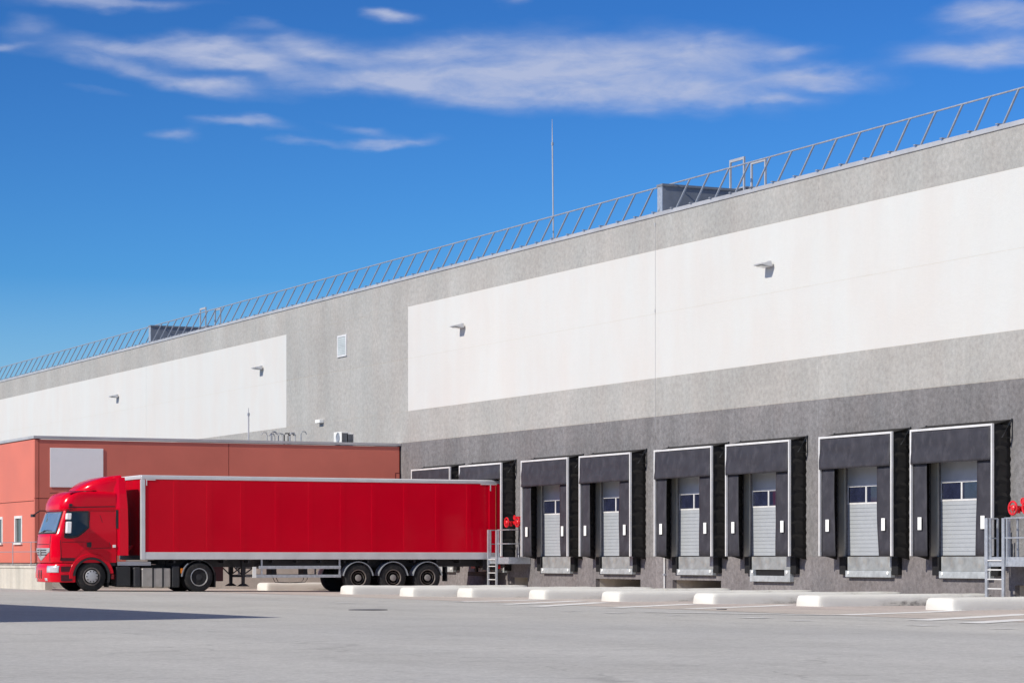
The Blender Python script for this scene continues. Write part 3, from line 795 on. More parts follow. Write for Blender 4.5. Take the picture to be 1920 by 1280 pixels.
def arc_band(cx, cz, r0, r1, a0, a1, y0, y1, n=20):
    rings = []
    for i in range(n+1):
        a = radians(a0+(a1-a0)*i/n); c, s = cos(a), sin(a)
        rings.append([(cx+r0*c, y0, cz+r0*s), (cx+r1*c, y0, cz+r1*s), (cx+r1*c, y1, cz+r1*s), (cx+r0*c, y1, cz+r0*s)])
    return MB().loft(rings, True, True)

# ---- semi-trailer
X0, X1 = T(265)[0], 39.40
ZT, ZL, ZR = 3.95, 1.06, 1.325
tr = thing('semi_trailer', (35, YC, gz(35)), 'long red box semi-trailer with silver frame, backed against a dock', 'semi-trailer')
Yn, Yf = YT, YT+2.54
MB().box(X0+.06, X1, Yn+.03, Yf-.03, ZL+.03, ZT-.04).build('body', 'trailer_red', tr, bevel=.01)
# side panels between faint battens
bx = [T(p)[0] for p in (273, 331, 393, 456, 521, 583, 643, 702, 762, 822, 880, 918)]
for a, b in zip(bx, bx[1:]):
    # slightly dished sheets
    for (ys, sg) in ((Yn, 1), (Yf, -1)):
        vs = []; K = 6; J = 6
        for i in range(K+1):
            for j in range(J+1):
                u = i/K; v = j/J
                vs.append((a+.10+(b-a-.10)*u, ys+sg*(.014+.007*sin(pi*u)*sin(pi*v)), ZR-.01+(ZT-.145-ZR+.01)*v))
        fs = [(i*(J+1)+j, (i+1)*(J+1)+j, (i+1)*(J+1)+j+1, i*(J+1)+j+1) for i in range(K) for j in range(J)]
        MB().add(vs, fs).build('side_panel', 'trailer_red', tr, smooth=True)
bat = MB()
for x in bx[:-1]: bat.box(x-.10, x+.10, Yn+.0105, Yn+.029, ZR-.01, ZT-.145)
bat.build('batten', 'trailer_red', tr, bevel=.005)
each(MB().box(X0, X1, Yn-.002, Yn+.12, ZT-.150, ZT-.012).box(X0, X1, Yf-.12, Yf+.002, ZT-.150, ZT-.012), 'top_rail', 'trailer_alu', tr, bevel=.03, seg=3)
MB().box(X0+.01, X1-.05, Yn+.1, Yf-.1, ZT-.05, ZT).build('roof', 'alu_white', tr, bevel=.02)
each(MB().box(X0+.01, X1-.1, Yn-.005, Yn+.10, ZL, ZR-.012).box(X0+.01, X1-.1, Yf-.10, Yf+.005, ZL, ZR-.012), 'side_rail', 'trailer_alu', tr, bevel=.015)
xa = T(272.5)[0]
each(MB().box(X0-.015, xa, Yn-.012, Yn+.11, ZL-.01, ZT-.151).box(X0-.015, xa, Yf-.11, Yf+.012, ZL-.01, ZT-.151), 'corner_post', 'trailer_alu', tr, bevel=.02)
MB().box(X0-.015, X0+.05, Yn+.11, Yf-.11, ZT-.14, ZT-.03).build('front_frame', 'trailer_alu', tr, bevel=.01)
MB().box(X0-.015, X0+.05, Yn+.11, Yf-.11, ZL, ZL+.14).build('front_sill', 'chassis', tr)
MB().box(X0+.02, X0+.059, Yn+.11, Yf-.11, ZL+.14, ZT-.14).build('front_wall', 'matt_red', tr)
# corner hardware
m = MB().box(xa+.02, xa+.36, Yn-.004, Yn+.012, ZT-.178, ZT-.1505).box(xa+.03, xa+.06, Yn-.004, Yn+.012, ZT-.36, ZT-.179)
xr = T(921)[0]
m.box(xr-.42, xr+.22, Yn-.006, Yn+.012, ZT-.178, ZT-.1505).box(xr-.05, xr-.01, Yn-.006, Yn+.012, ZT-.40, ZT-.179)
m.build('corner_bracket', 'alu_white', tr)
each(MB().box(T(917)[0], X1+.01, Yn-.004, Yn+.1, ZL+.02, ZT-.152).box(T(917)[0], X1+.01, Yf-.1, Yf+.004, ZL+.02, ZT-.152), 'rear_post', 'trailer_red', tr, bevel=.012)
m = MB(); xc = T(929.5)[0]
for k in range(60): m.box(xc-.012, xc+.012, Yn-.016, Yn-.005, 1.35+k*.04, 1.375+k*.04)
m.build('strap', 'chain', tr)
MB().box(X1+.011, X1+.05, Yn+.03, Yf-.03, ZL+.05, ZT-.06).build('rear_door', 'trailer_red', tr)
# chassis
ch = MB()
for y in (YC-.55, YC+.55): ch.box(X0+1.1, X1-.15, y-.07, y+.07, ZL-.26, ZL-.02)
for k in range(14): ch.box(X0+1.2+k*.9, X0+1.27+k*.9, Yn+.15, Yf-.15, ZL-.12, ZL-.01)
ch.box(X0+.05, X1-.1, Yn+.08, Yf-.08, ZL-.012, ZL+.028)
ch.build('chassis', 'chassis', tr)
MB().tube([(T(325)[0], YC, ZL-.16), (T(325)[0], YC, ZL-.02)], .5, 20).build('coupling_plate', 'chassis', tr)
xt = T(410)[0]
MB().box(xt, T(432)[0], Yn+.75, Yn+1.6, .30, ZL-.03).build('tool_box', 'dark_red', tr, bevel=.02)
for y in (Yn+.62, Yf-.62):
    x = T(458, Y=Yn+.5)[0]
    lg = MB().box(x-.07, x+.07, y-.07, y+.07, .55, ZL-.02).box(x-.05, x+.05, y-.05, y+.05, .20, .56)
    l = lg.build('landing_leg', 'chassis', tr)
    MB().hexa([(x-.19, y-.13, .12), (x+.19, y-.13, .12), (x+.19, y+.13, .12), (x-.19, y+.13, .12)], [(x-.07, y-.08, .21), (x+.07, y-.08, .21), (x+.07, y+.08, .21), (x-.07, y+.08, .21)]).build('foot', 'chassis', l)
    MB().tube([(x-.02, y, .5), (x+.65, y+.02, ZL-.1)], .022, 6).tube([(x-.02, y, .5), (x-.5, y+.02, ZL-.1)], .022, 6).build('brace', 'chassis', l)
MB().tube([(T(470)[0], Yn+.6, .48), (T(470)[0], Yf-.6, .48)], .03, 8).build('leg_shaft', 'chassis', tr)
# side underrun guards
for (y, sg) in ((Yn+.03, 1), (Yf-.03, -1)):
    a, b = T(481)[0], T(640)[0]
    z1, z2 = T(540, 1063)[1], T(540, 1079.5)[1]
    sgd = MB().box(a+.1, b, y, y+sg*.03, z1-.055, z1+.055).box(a, b, y, y+sg*.03, z2-.05, z2+.05).build('side_guard', 'galvanised', tr, bevel=.008)
    g = MB()
    for x in (T(492)[0], T(638)[0]): g.box(x-.03, x+.03, y+sg*.031, y+sg*.07, z2-.05, ZL)
    g.build('guard_post', 'galvanised', sgd)
    MB().box(T(474.5)[0], T(481)[0], y, y+sg*.03, z2-.05, T(478, 1062)[1]).build('guard_end', 'marker_white', sgd)
MB().box(T(500)[0], T(640)[0], Yn+.45, Yn+.55, .83, ZL-.03).build('frame_skirt', 'chassis', tr)
pc = MB()
for px in (512, 518, 569, 576):
    x = T(px, Y=Yn+.4)[0]
    pc.tube([(x, Yn+.4, .62), (x, Yn+.4, .40), (x+.08, Yn+.4, .26), (x+.5, Yn+.4, .24)] if px < 540 else [(x, Yn+.4, .62), (x, Yn+.4, .36), (x-.08, Yn+.4, .26), (x-.5, Yn+.4, .24)], .014, 6)
pc.build('spare_carrier', 'chassis', tr)
for pa, pb in ((508, 517), (568, 575)): MB().box(T(pa, Y=Yn+1)[0], T(pb, Y=Yn+1)[0], Yn+.9, Yn+1.5, .5, .75).build('air_tank', 'chassis', tr, bevel=.03)
# axles
RW = .515
for px in (672.5, 738, 802.5):
    x = T(px)[0]; cz = gz(x)+RW-.012
    wheel(x, cz, Yn+.02, .37, RW, 'plain', tr)
    wheel(x, cz, Yf-.02, .37, RW, 'plain', tr, far=True)
    MB().tube([(x, Yn+.3, cz), (x, Yf-.3, cz)], .075, 12).build('axle', 'chassis', tr)
    for y0, y1 in ((Yn+.0, Yn+.40), (Yf-.40, Yf)):
        arc_band(x, cz, RW+.045, RW+.07, 8, 172, y0, y1).build('mudguard', 'galvanised_dull', tr, smooth=True)
    each(MB().box(x-.16, x+.16, Yn+.55, Yn+.72, cz+.1, ZL-.2).box(x-.16, x+.16, Yf-.72, Yf-.55, cz+.1, ZL-.2), 'hanger', 'chassis', tr)
# rear end: mud flap, underrun bar, lamps
xm = T(838)[0]
each(MB().box(xm, xm+.03, Yn+.03, Yn+.42, .27, .8).box(xm, xm+.03, Yf-.42, Yf-.03, .27, .8), 'mud_flap', 'rubber', tr)
MB().box(X1-.28, X1-.16, Yn+.06, Yf-.06, .45, .60).build('underrun_bar', 'chassis', tr, bevel=.02)
for y in (YC-.5, YC+.5): MB().box(X1-.28, X1-.18, y-.05, y+.05, .6, ZL-.2).build('bar_bracket', 'chassis', tr)
for y in (Yn+.08, Yf-.48): MB().box(X1-.14, X1-.06, y, y+.4, .72, .86).build('tail_lamp', 'valve_red', tr)
MB().box(X1-.75, X1-.1, Yn+.1, Yn+.13, .68, ZL-.01).build('rear_skirt', 'chassis', tr)

# ---- tractor
tk = thing('truck_tractor', (25, YC, gz(25)), 'red high-roof truck tractor coupled to the red semi-trailer', 'truck')
XF = T(172.5)[0]; XD = T(374)[0]
YS = YT+.05                                      # near flank of the cab
HWC = YC-YS
def lerp(tab, z):
    for (a, b), (c, d) in zip(tab, tab[1:]):
        if z <= c: return b+(d-b)*max(0, (z-a))/(c-a)
    return tab[-1][1]
XFR = [(0.25, 22.61), (0.45, 22.54), (0.82, 22.55), (0.93, 22.63), (1.0, 22.59), (1.5, 22.58), (1.9, 22.62), (1.97, 22.67), (2.72, 22.92), (2.76, 22.89), (2.95, 22.91), (3.12, 22.99), (3.24, 23.075), (3.32, 23.21), (3.365, 23.34), (3.385, 23.69)]
WID = [(.25, HWC), (1.95, HWC), (2.72, HWC-.05), (2.78, HWC-.045), (3.15, HWC-.055), (3.29, HWC-.07), (3.35, HWC-.12), (3.385, HWC-.34)]
XREAR = 24.86
def cab(u, z, off=0., xr=None):
    xf = lerp(XFR, z); w = lerp(WID, z); xr = XREAR if xr is None else xr
    Rx, Ry, bow = .42, .42, .07
    def base(u):
        a = abs(u); s = -1 if u < 0 else 1
        if a <= 1: y = (w-Ry)*a; x = xf+bow*a*a
        elif a <= 2:
            q = (a-1)*pi/2; y = w-Ry+Ry*sin(q); x = xf+bow+Rx*(1-cos(q))
        else: y = w; x = (xf+bow+Rx)+(xr-(xf+bow+Rx))*(a-2)
        return x, YC+s*y
    x, y = base(u)
    if off:
        e = .004; xa_, ya_ = base(u-e); xb_, yb_ = base(u+e)
        tx, ty = xb_-xa_, yb_-ya_; l = sqrt(tx*tx+ty*ty) or 1
        nx, ny = ty/l, -tx/l
        if nx*(x-24.2)+ny*(y-YC) < 0: nx, ny = -nx, -ny
        x += nx*off; y += ny*off
    return (x, y, z)
US = [-3+i*.25 for i in range(4)]+[-2+i/8 for i in range(8)]+[-1+i/6 for i in range(12)]+[1+i/8 for i in range(8)]+[2+i*.25 for i in range(5)]
def cab_loft(zs, xr=None, off=0.): return MB().loft([[cab(u, z, off, xr) for u in US] for z in zs], True, True)
cab_loft([.955, 1.0, 1.2, 1.5, 1.8, 1.9, 1.97, 2.2, 2.45, 2.72]).build('cab_body', 'red_paint', tk, smooth=True)
cab_loft([2.722, 2.76, 2.85, 2.95, 3.05, 3.12, 3.18, 3.24, 3.29, 3.33, 3.36, 3.375, 3.385], off=.014).build('roof_hood', 'red_paint', tk, smooth=True)
cab_loft([.29, .33, .45, .6, .75, .85, .9, .93], xr=23.44).build('bumper', 'red_paint', tk, smooth=True, bevel=.02)
cab_loft([.931, .954], xr=23.44, off=-.06).build('bumper_gap', 'black_plastic', tk)
def patch(ulist, zlist, off, name, mat, par=None, shape=None):
    """a plate lying on the cab skin: u along the skin, z up; shape(u, z01) may drop cells"""
    vs = [cab(u, z, off) for z in zlist for u in ulist]; n = len(ulist)
    fs = [(i*n+j, i*n+j+1, (i+1)*n+j+1, (i+1)*n+j) for i in range(len(zlist)-1) for j in range(n-1)
          if shape is None or shape((ulist[j]+ulist[j+1])/2, (zlist[i]+zlist[i+1])/2)]
    o = MB().add(vs, fs).build(name, mat, par or tk, smooth=True)
    s = o.modifiers.new('thick', 'SOLIDIFY'); s.thickness = .012; s.offset = -1 
    return o
def fr(a, b, n): return [a+(b-a)*i/n for i in range(n+1)]
patch(fr(-1.42, 1.42, 28), fr(1.93, 2.70, 12), .010, 'windscreen_seal', 'black_plastic')
patch(fr(-1.36, 1.36, 28), fr(1.98, 2.665, 12), .022, 'windscreen', 'windscreen')
for s in (-1, 1):
    wp = MB().tube([cab(s*.15+.1, 1.99, .035), cab(s*.15-.35, 2.05, .04), cab(s*.15-.9, 2.03, .04)], .011, 6).build('wiper', 'black_plastic', tk)
def side(px, py): x, z = T(px, py, YS); return x, z
def uz(x, z):                                     # flank x -> u on the near side
    xf = lerp(XFR, z)+.07+.42; return -2-(x-xf)/(XREAR-xf)
def flank(poly_px, name, mat, off, par=None, mirror=True, thick=.014):
    pts = [side(*p) for p in poly_px]; out = None
    for s in ((-1, 1) if mirror else (-1,)):
        lo = []; hi = []
        for x, z in pts:
            w = lerp(WID, z); lo.append((x, YC+s*(w-.004), z)); hi.append((x, YC+s*(w+off), z))
        o = MB().loft([lo, hi], True, True).build(name, mat, par or tk)
        out = out or o
    return out
def z2(x, y): return (40+x/4.741, 860+y/4.741)
# door: skin plate, window, seams, handle
flank([z2(352, 880), z2(345, 720), z2(375, 610), z2(402, 455), z2(600, 455), z2(604, 640), z2(588, 780), z2(530, 820), z2(480, 880)], 'door', 'red_paint', .006)
flank([z2(378, 696), z2(384, 640), z2(404, 462), z2(602, 462), z2(604, 612), z2(560, 652), z2(505, 694), z2(450, 705), z2(400, 705)], 'window_seal', 'black_plastic', .010)
flank([z2(392, 684), z2(410, 474), z2(590, 474), z2(590, 604), z2(550, 640), z2(495, 680)], 'side_window', 'side_glass', .014)
flank([z2(580, 742), z2(622, 738), z2(622, 784), z2(585, 784)], 'door_handle', 'black_plastic', .02)
flank([z2(606, 470), z2(612, 470), z2(612, 790), z2(606, 790)], 'door_seam', 'dark_red', .008)
flank([z2(612, 452), z2(832, 446), z2(832, 440), z2(400, 446), z2(400, 452)], 'roof_seam', 'dark_red', .012)
flank([z2(700, 500), z2(704, 500), z2(800, 790), z2(600, 800), z2(600, 796), z2(794, 786)], 'locker_seam', 'dark_red', .007)
flank([z2(345, 720), z2(350, 720), z2(357, 884), z2(350, 884)], 'door_seam', 'dark_red', .010)
flank([z2(352, 878), z2(478, 878), z2(478, 884), z2(352, 884)], 'door_seam', 'dark_red', .010)
flank([z2(420, 424), z2(835, 418), z2(835, 426), z2(420, 433)], 'roof_seam', 'dark_red', .016)
flank([z2(360, 735), z2(580, 735), z2(580, 738), z2(360, 739)], 'door_crease', 'dark_red', .008)
flank([z2(812, 762), z2(838, 762), z2(838, 786), z2(812, 786)], 'side_marker', 'marker_white', .02)
flank([z2(345, 882), z2(475, 882), z2(470, 905), z2(345, 905)], 'step_well', 'dark_red', .008)
for a, b in ((955, 1000), (1030, 1085)):
    pts = [side(*p) for p in (z2(352, b), z2(452, b), z2(455, a), z2(352, a))]
    for s in (-1, 1):
        MB().loft([[(x, YC+s*(HWC-.004), z) for x, z in pts], [(x, YC+s*(HWC+.006), z) for x, z in pts]]).build('step', 'dark_red', tk)
# front details
def gshape(u, z): return abs(u) < 1.05-.95*max(0, (1.33-z)/.30)
patch(fr(-1.05, 1.05, 42), fr(1.03, 1.45, 14), .012, 'grille', 'cover_grey', None, gshape)
for z in (1.22, 1.30, 1.38):
    patch(fr(-.72, .72, 14), [z-.016, z+.016], .020, 'grille_slot', 'black_plastic')
c0 = cab(.0, 1.24, .03)
e = [cab(0, 1.16, .03), cab(-.09, 1.29, .03), cab(0, 1.42, .03), cab(.09, 1.29, .03)]
e2 = [(p[0]-.02, p[1], p[2]) for p in e]
MB().loft([e, e2]).build('emblem', 'rim_silver', tk)
for s in (-1, 1):
    patch([s*v for v in fr(.86, 1.74, 10)], fr(.62, .85, 4), .012, 'headlight', 'headlamp')
    patch([s*v for v in fr(.10, .26, 3)], fr(.42, .70, 3), .008, 'air_slot', 'black_plastic')
    patch([s*v for v in fr(.62, .88, 3)], fr(.335, .43, 3), .016, 'fog_lamp', 'headlamp')
    patch([s*v for v in fr(1.02, 1.08, 2)], fr(1.0, 1.88, 4), .006, 'corner_seam', 'dark_red')
patch(fr(-.95, .95, 12), [1.565, 1.585], .006, 'hood_seam', 'dark_red')
# roof lamp, mirrors, sun visor arm
x, z = side(*z2(440, 408)); MB().box(x-.05, x+.05, YC-HWC+.0, YC-HWC+.06, z-.04, z+.04).build('roof_lamp', 'black_plastic', tk)
for s in (-1,):
    ym = YC+s*(HWC+.17)
    def TM(px, py): return on_y(YC-(HWC+.17), px, py)
    xa_, za = TM(*z2(395, 660)); xb_, zb_ = TM(*z2(458, 482)); zm1 = TM(*z2(420, 556))[1]; zm2 = TM(*z2(420, 538))[1]
    for (a, b) in ((za, zm1), (zm2, zb_)):
        h = MB().hexa([(xa_, ym-.10, a), (xa_+.16, ym-.13, a), (xa_+.16, ym+.13, a), (xa_, ym+.10, a)], [(xa_+.02, ym-.10, b), (xa_+.18, ym-.13, b), (xa_+.18, ym+.13, b), (xa_+.02, ym+.10, b)]).build('mirror', 'mirror_white', tk, bevel=.03, seg=3)
        MB().box(xa_+.181, xa_+.188, ym-.1, ym+.1, a+.03, b-.03).build('mirror_glass', 'glass_dark', h)
    MB().tube([(xa_+.14, YC+s*(HWC-.04), zb_+.10), (xa_+.08, ym, zb_+.05), (xa_+.08, ym, za-.06), (xa_+.14, YC+s*(HWC-.02), za-.08)], .02, 6).build('mirror_arm', 'black_plastic', tk)
pa = cab(1.5, 2.74, .03); pb = cab(1.25, 2.58, .42)
MB().tube([pa, ((pa[0]+pb[0])/2, (pa[1]+pb[1])/2, pa[2]+.0), pb], .022, 6).box(pb[0]-.05, pb[0]+.05, pb[1]-.14, pb[1]+.14, pb[2]-.06, pb[2]+.04).build('kerb_mirror', 'black_plastic', tk)
# roof deflector
prof = [(23.62, 3.37, .40), (23.75, 3.50, .62), (23.92, 3.62, .80), (24.15, 3.735, .95), (24.45, 3.83, 1.04), (24.75, 3.90, 1.08), (25.09, 3.945, 1.10)]
rings = []
z0 = 3.33
for i, (x, zt_, w) in enumerate(prof):
    h = zt_-z0; r = min(.22, h*.9)
    ring = [(x, YC-w, z0)]
    for q in range(5):
        a = pi/2*q/4; ring.append((x, YC-w+r*.9*(1-cos(a)), zt_-r+r*sin(a)))
    for q in range(5):
        a = pi/2*(1-q/4); ring.append((x, YC+w-r*.9*(1-cos(a)), zt_-r+r*sin(a)))
    ring.append((x, YC+w, z0)); rings.append(ring)
MB().loft(rings, True, True).build('roof_deflector', 'red_paint', tk, smooth=True)
flank([z2(415, 292), z2(835, 276), z2(835, 270), z2(415, 286)], 'deflector_seam', 'dark_red', .02)
# side collars behind the cab (flared outward)
zc0, zc1 = T(230, 1041)[1], T(230, 894)[1]
for s in (-1, 1):
    xa_ = T(216.5)[0]; xb_ = T(241)[0]; w0 = HWC-.05; w1 = HWC+.055
    out = []
    for z in (zc0, zc0+.06, 2.0, 2.8, 3.3, 3.7, zc1):
        k = 1.0 if z < 3.2 else max(0, 1-(z-3.2)/.9)
        kk = .17*max(0, (z-3.0)/.95)
        out.append([(xa_, YC+s*(w0-kk), z), (xa_+.16, YC+s*(w0+.075-kk), z), (xb_-.06*max(0, (z-2.5)), YC+s*(w1-kk), z), (xb_-.06*max(0, (z-2.5)), YC+s*(w1-.03-kk), z), (xa_+.16, YC+s*(w0+.03-kk), z), (xa_, YC+s*(w0-.05-kk), z)])
    MB().loft(out, True, True).build('side_deflector', 'red_paint', tk, bevel=.012)
    xh = T(221)[0]
    MB().box(xh-.05, xh+.03, YC+s*(HWC-.03), YC+s*(HWC+.012), 2.12, 2.75).build('deflector_slot', 'black_plastic', tk)
MB().box(XREAR+.002, XREAR+.06, YC-HWC+.1, YC+HWC-.1, 1.0, 3.3).build('cab_rear', 'black_plastic', tk)
# wheel arch and fender
zF = gz(XF)+.515-.012; RF = .515
for s in (-1, 1):
    ys = YC+s*HWC
    a0, a1 = (ys-.012, ys+.12) if s < 0 else (ys-.12, ys+.012)
    arc_band(XF, zF, .645, .78, 8, 186, a0-.004, a1-.004, 26).build('fender', 'red_paint', tk, smooth=True, bevel=.015)
    arc_band(XF, zF, .575, .643, -20, 178, a0-.02, a1+.25 if s < 0 else a1, 26).build('arch_liner', 'galvanised_dull' if False else 'black_plastic', tk, smooth=True)
    arc_band(XF, zF, .60, .642, 35, 172, (ys-.03) if s < 0 else ys+.012, (ys-.021) if s < 0 else ys+.03, 22).build('arch_lip', 'galvanised_dull', tk)
each(MB().box(XF+.56, XF+.60, YS+.0, YS+.45, .12, .75).box(XF+.56, XF+.60, 2*YC-YS-.45, 2*YC-YS, .12, .75), 'mud_flap', 'rubber', tk)
MB().box(XF-.55, XF+.62, YS+.42, 2*YC-YS-.42, .5, .95).build('engine_block', 'chassis', tk)
MB().box(XF+.6, XREAR, YS+.1, 2*YC-YS-.1, .85, .954).build('cab_floor', 'chassis', tk)
for far in (False, True):
    y = YS-.01 if not far else 2*YC-YS+.01
    wheel(XF, zF, y, .32, RF, 'cover', tk, far=far)
    wheel(XD, gz(XD)+RF-.012, y-.02 if not far else y+.02, .29, RF, 'dish', tk, dual=True, far=far)
zD = gz(XD)+RF-.012
MB().tube([(XF, YS+.3, zF), (XF, 2*YC-YS-.3, zF)], .07, 10).tube([(XD, YS+.5, zD), (XD, 2*YC-YS-.5, zD)], .11, 12).build('axle', 'chassis', tk)
fm = MB()
for y in (YC-.42, YC+.42): fm.box(XF-.7, XD+.75, y-.05, y+.05, .62, .88)
fm.build('frame_rail', 'chassis', tk)
MB().tube([(XD-.25, YC, .86), (XD-.25, YC, ZL-.161)], .46, 20).build('fifth_wheel', 'chassis', tk)
def z3(x, y): return (200+x/8.348, 1030+y/8.348)
def flat_box(a, b, name, mat, y0=.02, y1=.62, bev=.03):
    xa_, zt_ = T(*z3(*a), YS); xb_, zb_ = T(*z3(*b), YS); o = None
    for s in (-1, 1):
        ya_, yb_ = YC+s*(HWC-y0), YC+s*(HWC-y1)
        q = MB().box(xa_, xb_, ya_, yb_, zb_, zt_).build(name, mat, tk, bevel=bev, seg=3); o = o or q
    return o
flat_box((152, 262), (378, 572), 'battery_box', 'black_plastic')
flat_box((425, 270), (540, 590), 'air_tank', 'chassis', bev=.06)
flat_box((552, 285), (1008, 590), 'fuel_tank', 'tank_alu', bev=.05)
for a in (715, 870): flat_box((a, 280), (a+28, 594), 'tank_strap', 'black_plastic', 0.005, .6, .01)
flat_box((1025, 250), (1150, 590), 'tool_locker', 'black_plastic', bev=.05)
flat_box((205, 185), (735, 250), 'catwalk', 'trailer_alu', .3, 1.1, .01)
flat_box((1162, 290), (1208, 370), 'side_lamp', 'amber', -.005, .1, .02)
flat_box((100, 380), (145, 460), 'side_reflector', 'valve_red', .2, .25, .01)
for s in (-1, 1):
    a, b = (YS-.01, YS+.62) if s < 0 else (2*YC-YS-.62, 2*YC-YS+.01)
    arc_band(XD, zD, RF+.055, RF+.085, 62, 176, a, b, 16).build('mudguard', 'black_plastic', tk, smooth=True)
    arc_band(XD, zD, RF+.055, RF+.085, 5, 60, a, b, 10).build('mudguard', 'black_plastic', tk, smooth=True)
    arc_band(XD, zD, RF+.087, RF+.12, 130, 178, a-.002, a+.05, 8).build('guard_edge', 'galvanised_dull', tk)
    each(MB().box(XD+RF+.05, XD+RF+.09, a, b, .10, .62), 'mud_flap', 'rubber', tk)
m = MB()
for k in range(3): m.tube([(XREAR+.06, YC-.3+k*.12, 1.6), (XREAR+.3, YC-.3+k*.12, 1.25), (XREAR+.6, YC-.25+k*.1, 1.2), (X0+.02, YC-.3+k*.12, 1.55)], .016, 6)
m.build('air_hose', 'valve_red', tk, smooth=True)

# ------------------------------------------------------------------ building outside the frame whose shadow crosses the yard
SUN = (1.0, .20, -.72)
tip = on_g(530, 1157); hb = 10.0
bx_, by_ = tip[0]-hb/.72*SUN[0], tip[1]-hb/.72*SUN[1]
ul = on_g(0, 1132); ll = on_g(0, 1158)
def unit(p): l = sqrt(p[0]**2+p[1]**2); return (p[0]/l, p[1]/l)
da = unit((ul[0]-tip[0], ul[1]-tip[1])); db = unit((ll[0]-tip[0], ll[1]-tip[1]))
pl = [(bx_, by_), (bx_+60*da[0], by_+60*da[1]), (bx_+60*da[0]+30*db[0], by_+60*da[1]+30*db[1]), (bx_+30*db[0], by_+30*db[1])]
ob = thing('office_block', (pl[0][0], pl[0][1], 0), 'plain grey office block outside the left edge whose shadow crosses the asphalt', 'building')
MB().prism_z(pl, -.1, hb-.25).build('wall', 'office_grey', ob)
MB().prism_z(pl, hb-.25, hb).build('roof', 'coping_metal', ob)

# ------------------------------------------------------------------ sun, sky, camera
sl = sqrt(sum(v*v for v in SUN))
el = math.asin(.72/sl)
ld = bpy.data.lights.new('sun', 'SUN'); ld.energy = 4.35; ld.angle = radians(.5); ld.color = (1, .945, .82)
so = bpy.data.objects.new('sun', ld); COL.objects.link(so)
from mathutils import Vector
so.rotation_euler = Vector(SUN).to_track_quat('-Z', 'Y').to_euler(); so.location = (-20, -5, 40)
w = bpy.data.worlds.new('World'); sc.world = w; w.use_nodes = True
nt = w.node_tree; bg = nt.nodes['Background']
sky = nt.nodes.new('ShaderNodeTexSky'); sky.sky_type = 'NISHITA'; sky.sun_disc = False
sky.sun_elevation = el; sky.sun_rotation = math.atan2(-SUN[0], -SUN[1])
sky.air_density = 1.0; sky.dust_density = .15; sky.ozone_density = 4.0; sky.altitude = 50
STR = .1
hs = nt.nodes.new('ShaderNodeHueSaturation'); gm = nt.nodes.new('ShaderNodeGamma'); gm.inputs[1].default_value = 1.7
L(nt, mixc(nt, 1.0, sky.outputs[0], (.40*STR, .655*STR, 1.06*STR), 'MULTIPLY'), gm.inputs[0])
L(nt, mixc(nt, 1.0, gm.outputs[0], (3.0/STR, 2.35/STR, 1.40/STR), 'MULTIPLY'), hs.inputs['Color'])
hs.inputs['Value'].default_value = 1.0
# thin clouds at fixed compass bearings
tc = nt.nodes.new('ShaderNodeTexCoord').outputs['Generated']
sep = nt.nodes.new('ShaderNodeSeparateXYZ'); L(nt, tc, sep.inputs[0])
az = mathn(nt, 'ARCTAN2', sep.outputs[0], sep.outputs[1])
elv = mathn(nt, 'ARCSINE', sep.outputs[2])
def azel(px, py):
    a, b = ray(px); d = sqrt(a*a+b*b); return atan2(a, b), math.atan2(HY-py, d)
cv = nt.nodes.new('ShaderNodeCombineXYZ')
L(nt, mathn(nt, 'MULTIPLY', az, 22.), cv.inputs[0]); L(nt, mathn(nt, 'MULTIPLY', elv, 62.), cv.inputs[1])
wn = nt.nodes.new('ShaderNodeTexNoise'); L(nt, cv.outputs[0], wn.inputs['Vector']); wn.inputs['Scale'].default_value = .9; wn.inputs['Detail'].default_value = 5
ws = nt.nodes.new('ShaderNodeSeparateColor'); L(nt, wn.outputs['Color'], ws.inputs[0])
azw = mathn(nt, 'ADD', az, ramp(nt, ws.outputs[0], .2, .8, -.013, .013))
elw = mathn(nt, 'ADD', elv, ramp(nt, ws.outputs[1], .2, .8, -.0055, .0055))
BL = [(300,85,215,24,1.0,-.03),(440,105,95,20,.8,-.1),(300,140,190,18,.7,-.16),(385,158,70,13,.6,0),(600,95,82,30,.95,-.05),(510,140,70,24,.7,-.2),(790,105,170,26,.75,.1),
      (1050,115,240,55,1.0,0),(960,165,300,26,1.0,0),(1230,160,260,34,1.0,-.08),(1330,95,170,32,.75,0),(1550,143,125,19,1.35,-.03),(1450,185,90,9,.6,0),(720,160,170,20,.8,.05),
      (725,28,52,12,1.0,0),(200,4,190,13,.75,0),(25,40,50,16,.4,0),(490,232,90,10,.75,-.08),(335,245,55,10,.55,.05),(720,260,100,9,.75,.02),(690,235,60,9,.45,-.1),(560,262,60,6,.45,0),
      (1850,88,150,24,1.2,0),(1875,25,110,22,1.0,0),(1480,97,60,11,.6,.05),(945,10,35,10,.5,0),(170,178,70,9,.25,0),(10,77,40,8,.5,0),(480,52,50,9,.35,0)]
tot = None
for (px, py, rx, ry, st, slope) in BL:
    a0, e0 = azel(px, py); k = F*1.03
    dx = mathn(nt, 'MULTIPLY', mathn(nt, 'SUBTRACT', azw, a0), k/(rx*1.02))
    dyb = mathn(nt, 'SUBTRACT', elw, e0)
    dyb = mathn(nt, 'SUBTRACT', dyb, mathn(nt, 'MULTIPLY', mathn(nt, 'SUBTRACT', azw, a0), slope))
    dy = mathn(nt, 'MULTIPLY', dyb, k/(ry*1.15))
    d2 = mathn(nt, 'ADD', mathn(nt, 'MULTIPLY', dx, dx), mathn(nt, 'MULTIPLY', dy, dy))
    g = mathn(nt, 'MULTIPLY', mathn(nt, 'EXPONENT', mathn(nt, 'MULTIPLY', d2, -1.3)), st)
    tot = g if tot is None else mathn(nt, 'ADD', tot, g)
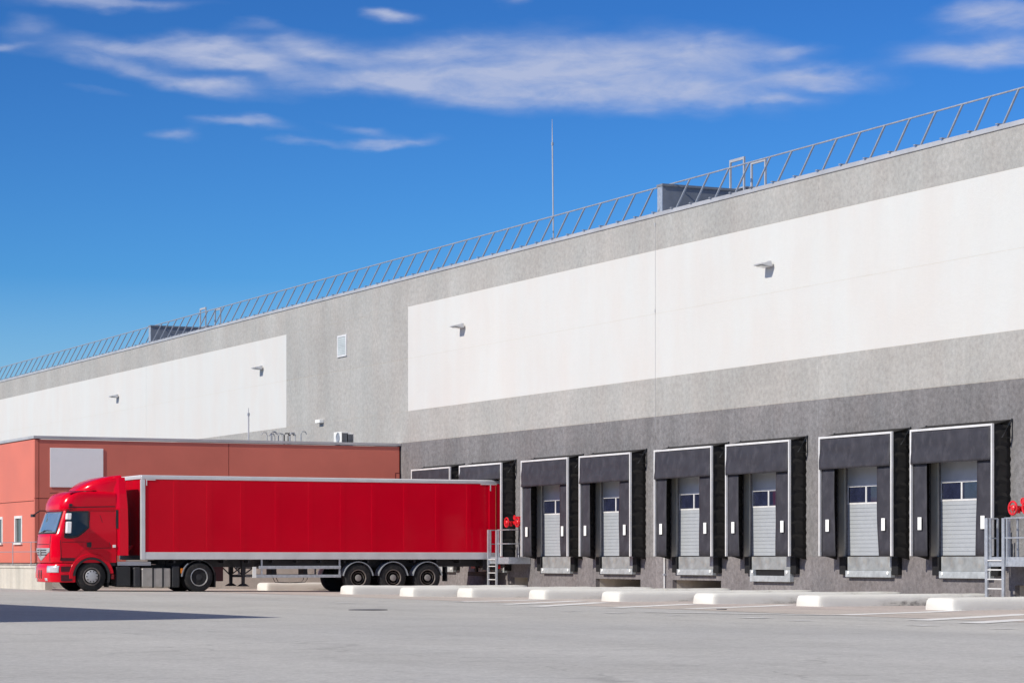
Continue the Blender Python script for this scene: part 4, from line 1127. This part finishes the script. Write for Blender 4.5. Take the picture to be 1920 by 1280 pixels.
n1 = noise(nt, cv.outputs[0], 1.3, 9, .62, .5)
cv2 = nt.nodes.new('ShaderNodeCombineXYZ'); L(nt, mathn(nt, 'MULTIPLY', az, 46.), cv2.inputs[0]); L(nt, mathn(nt, 'MULTIPLY', elv, 165.), cv2.inputs[1])
n2 = noise(nt, cv2.outputs[0], 1.1, 6, .6, .6)
nz = mathn(nt, 'ADD', mathn(nt, 'MULTIPLY', n1, .65), mathn(nt, 'MULTIPLY', n2, .35))
dens = mathn(nt, 'MULTIPLY', mathn(nt, 'MINIMUM', tot, 1.1), ramp(nt, nz, .30, .70, .40, 1.22))
fac = ramp(nt, dens, .06, 1.05, 0, .86)
fac = mathn(nt, 'MULTIPLY', fac, ramp(nt, fac, 0, .35, .55, 1.0))
fac = mathn(nt, 'MULTIPLY', fac, 1.0, clamp=True)
pale = mixc(nt, ramp(nt, elv, .0, .11, .85, .0), hs.outputs[0], (.42/STR, .60/STR, .82/STR))
col = mixc(nt, fac, pale, (.48/STR, .535/STR, .72/STR))
# unseen broken white cloud, added outside the pictured bearings for neutral fill light
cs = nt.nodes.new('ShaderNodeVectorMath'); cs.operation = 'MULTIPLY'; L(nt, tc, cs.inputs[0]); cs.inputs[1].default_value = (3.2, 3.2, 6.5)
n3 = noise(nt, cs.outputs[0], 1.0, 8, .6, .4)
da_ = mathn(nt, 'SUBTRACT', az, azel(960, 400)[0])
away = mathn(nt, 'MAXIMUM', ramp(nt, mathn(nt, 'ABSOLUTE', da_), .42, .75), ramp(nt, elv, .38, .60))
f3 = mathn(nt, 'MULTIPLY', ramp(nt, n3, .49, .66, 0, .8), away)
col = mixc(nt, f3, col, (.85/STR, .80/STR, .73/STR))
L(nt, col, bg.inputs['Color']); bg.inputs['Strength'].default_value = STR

cd = bpy.data.cameras.new('camera'); co_ = bpy.data.objects.new('camera', cd); COL.objects.link(co_)
cd.sensor_fit = 'HORIZONTAL'; cd.sensor_width = 36; cd.lens = F/1920*36; cd.shift_y = (HY-640)/1920; cd.clip_start = .5; cd.clip_end = 3000
co_.location = (0, 0, H); co_.rotation_euler = (pi/2, 0, -TH)
sc.camera = co_
vs_ = sc.view_settings; vs_.view_transform = 'Standard'; vs_.look = 'None'; vs_.exposure = 0; vs_.gamma = 1; vs_.use_curve_mapping = False
for o in COL.objects:
    if '_o' in o: del o['_o']
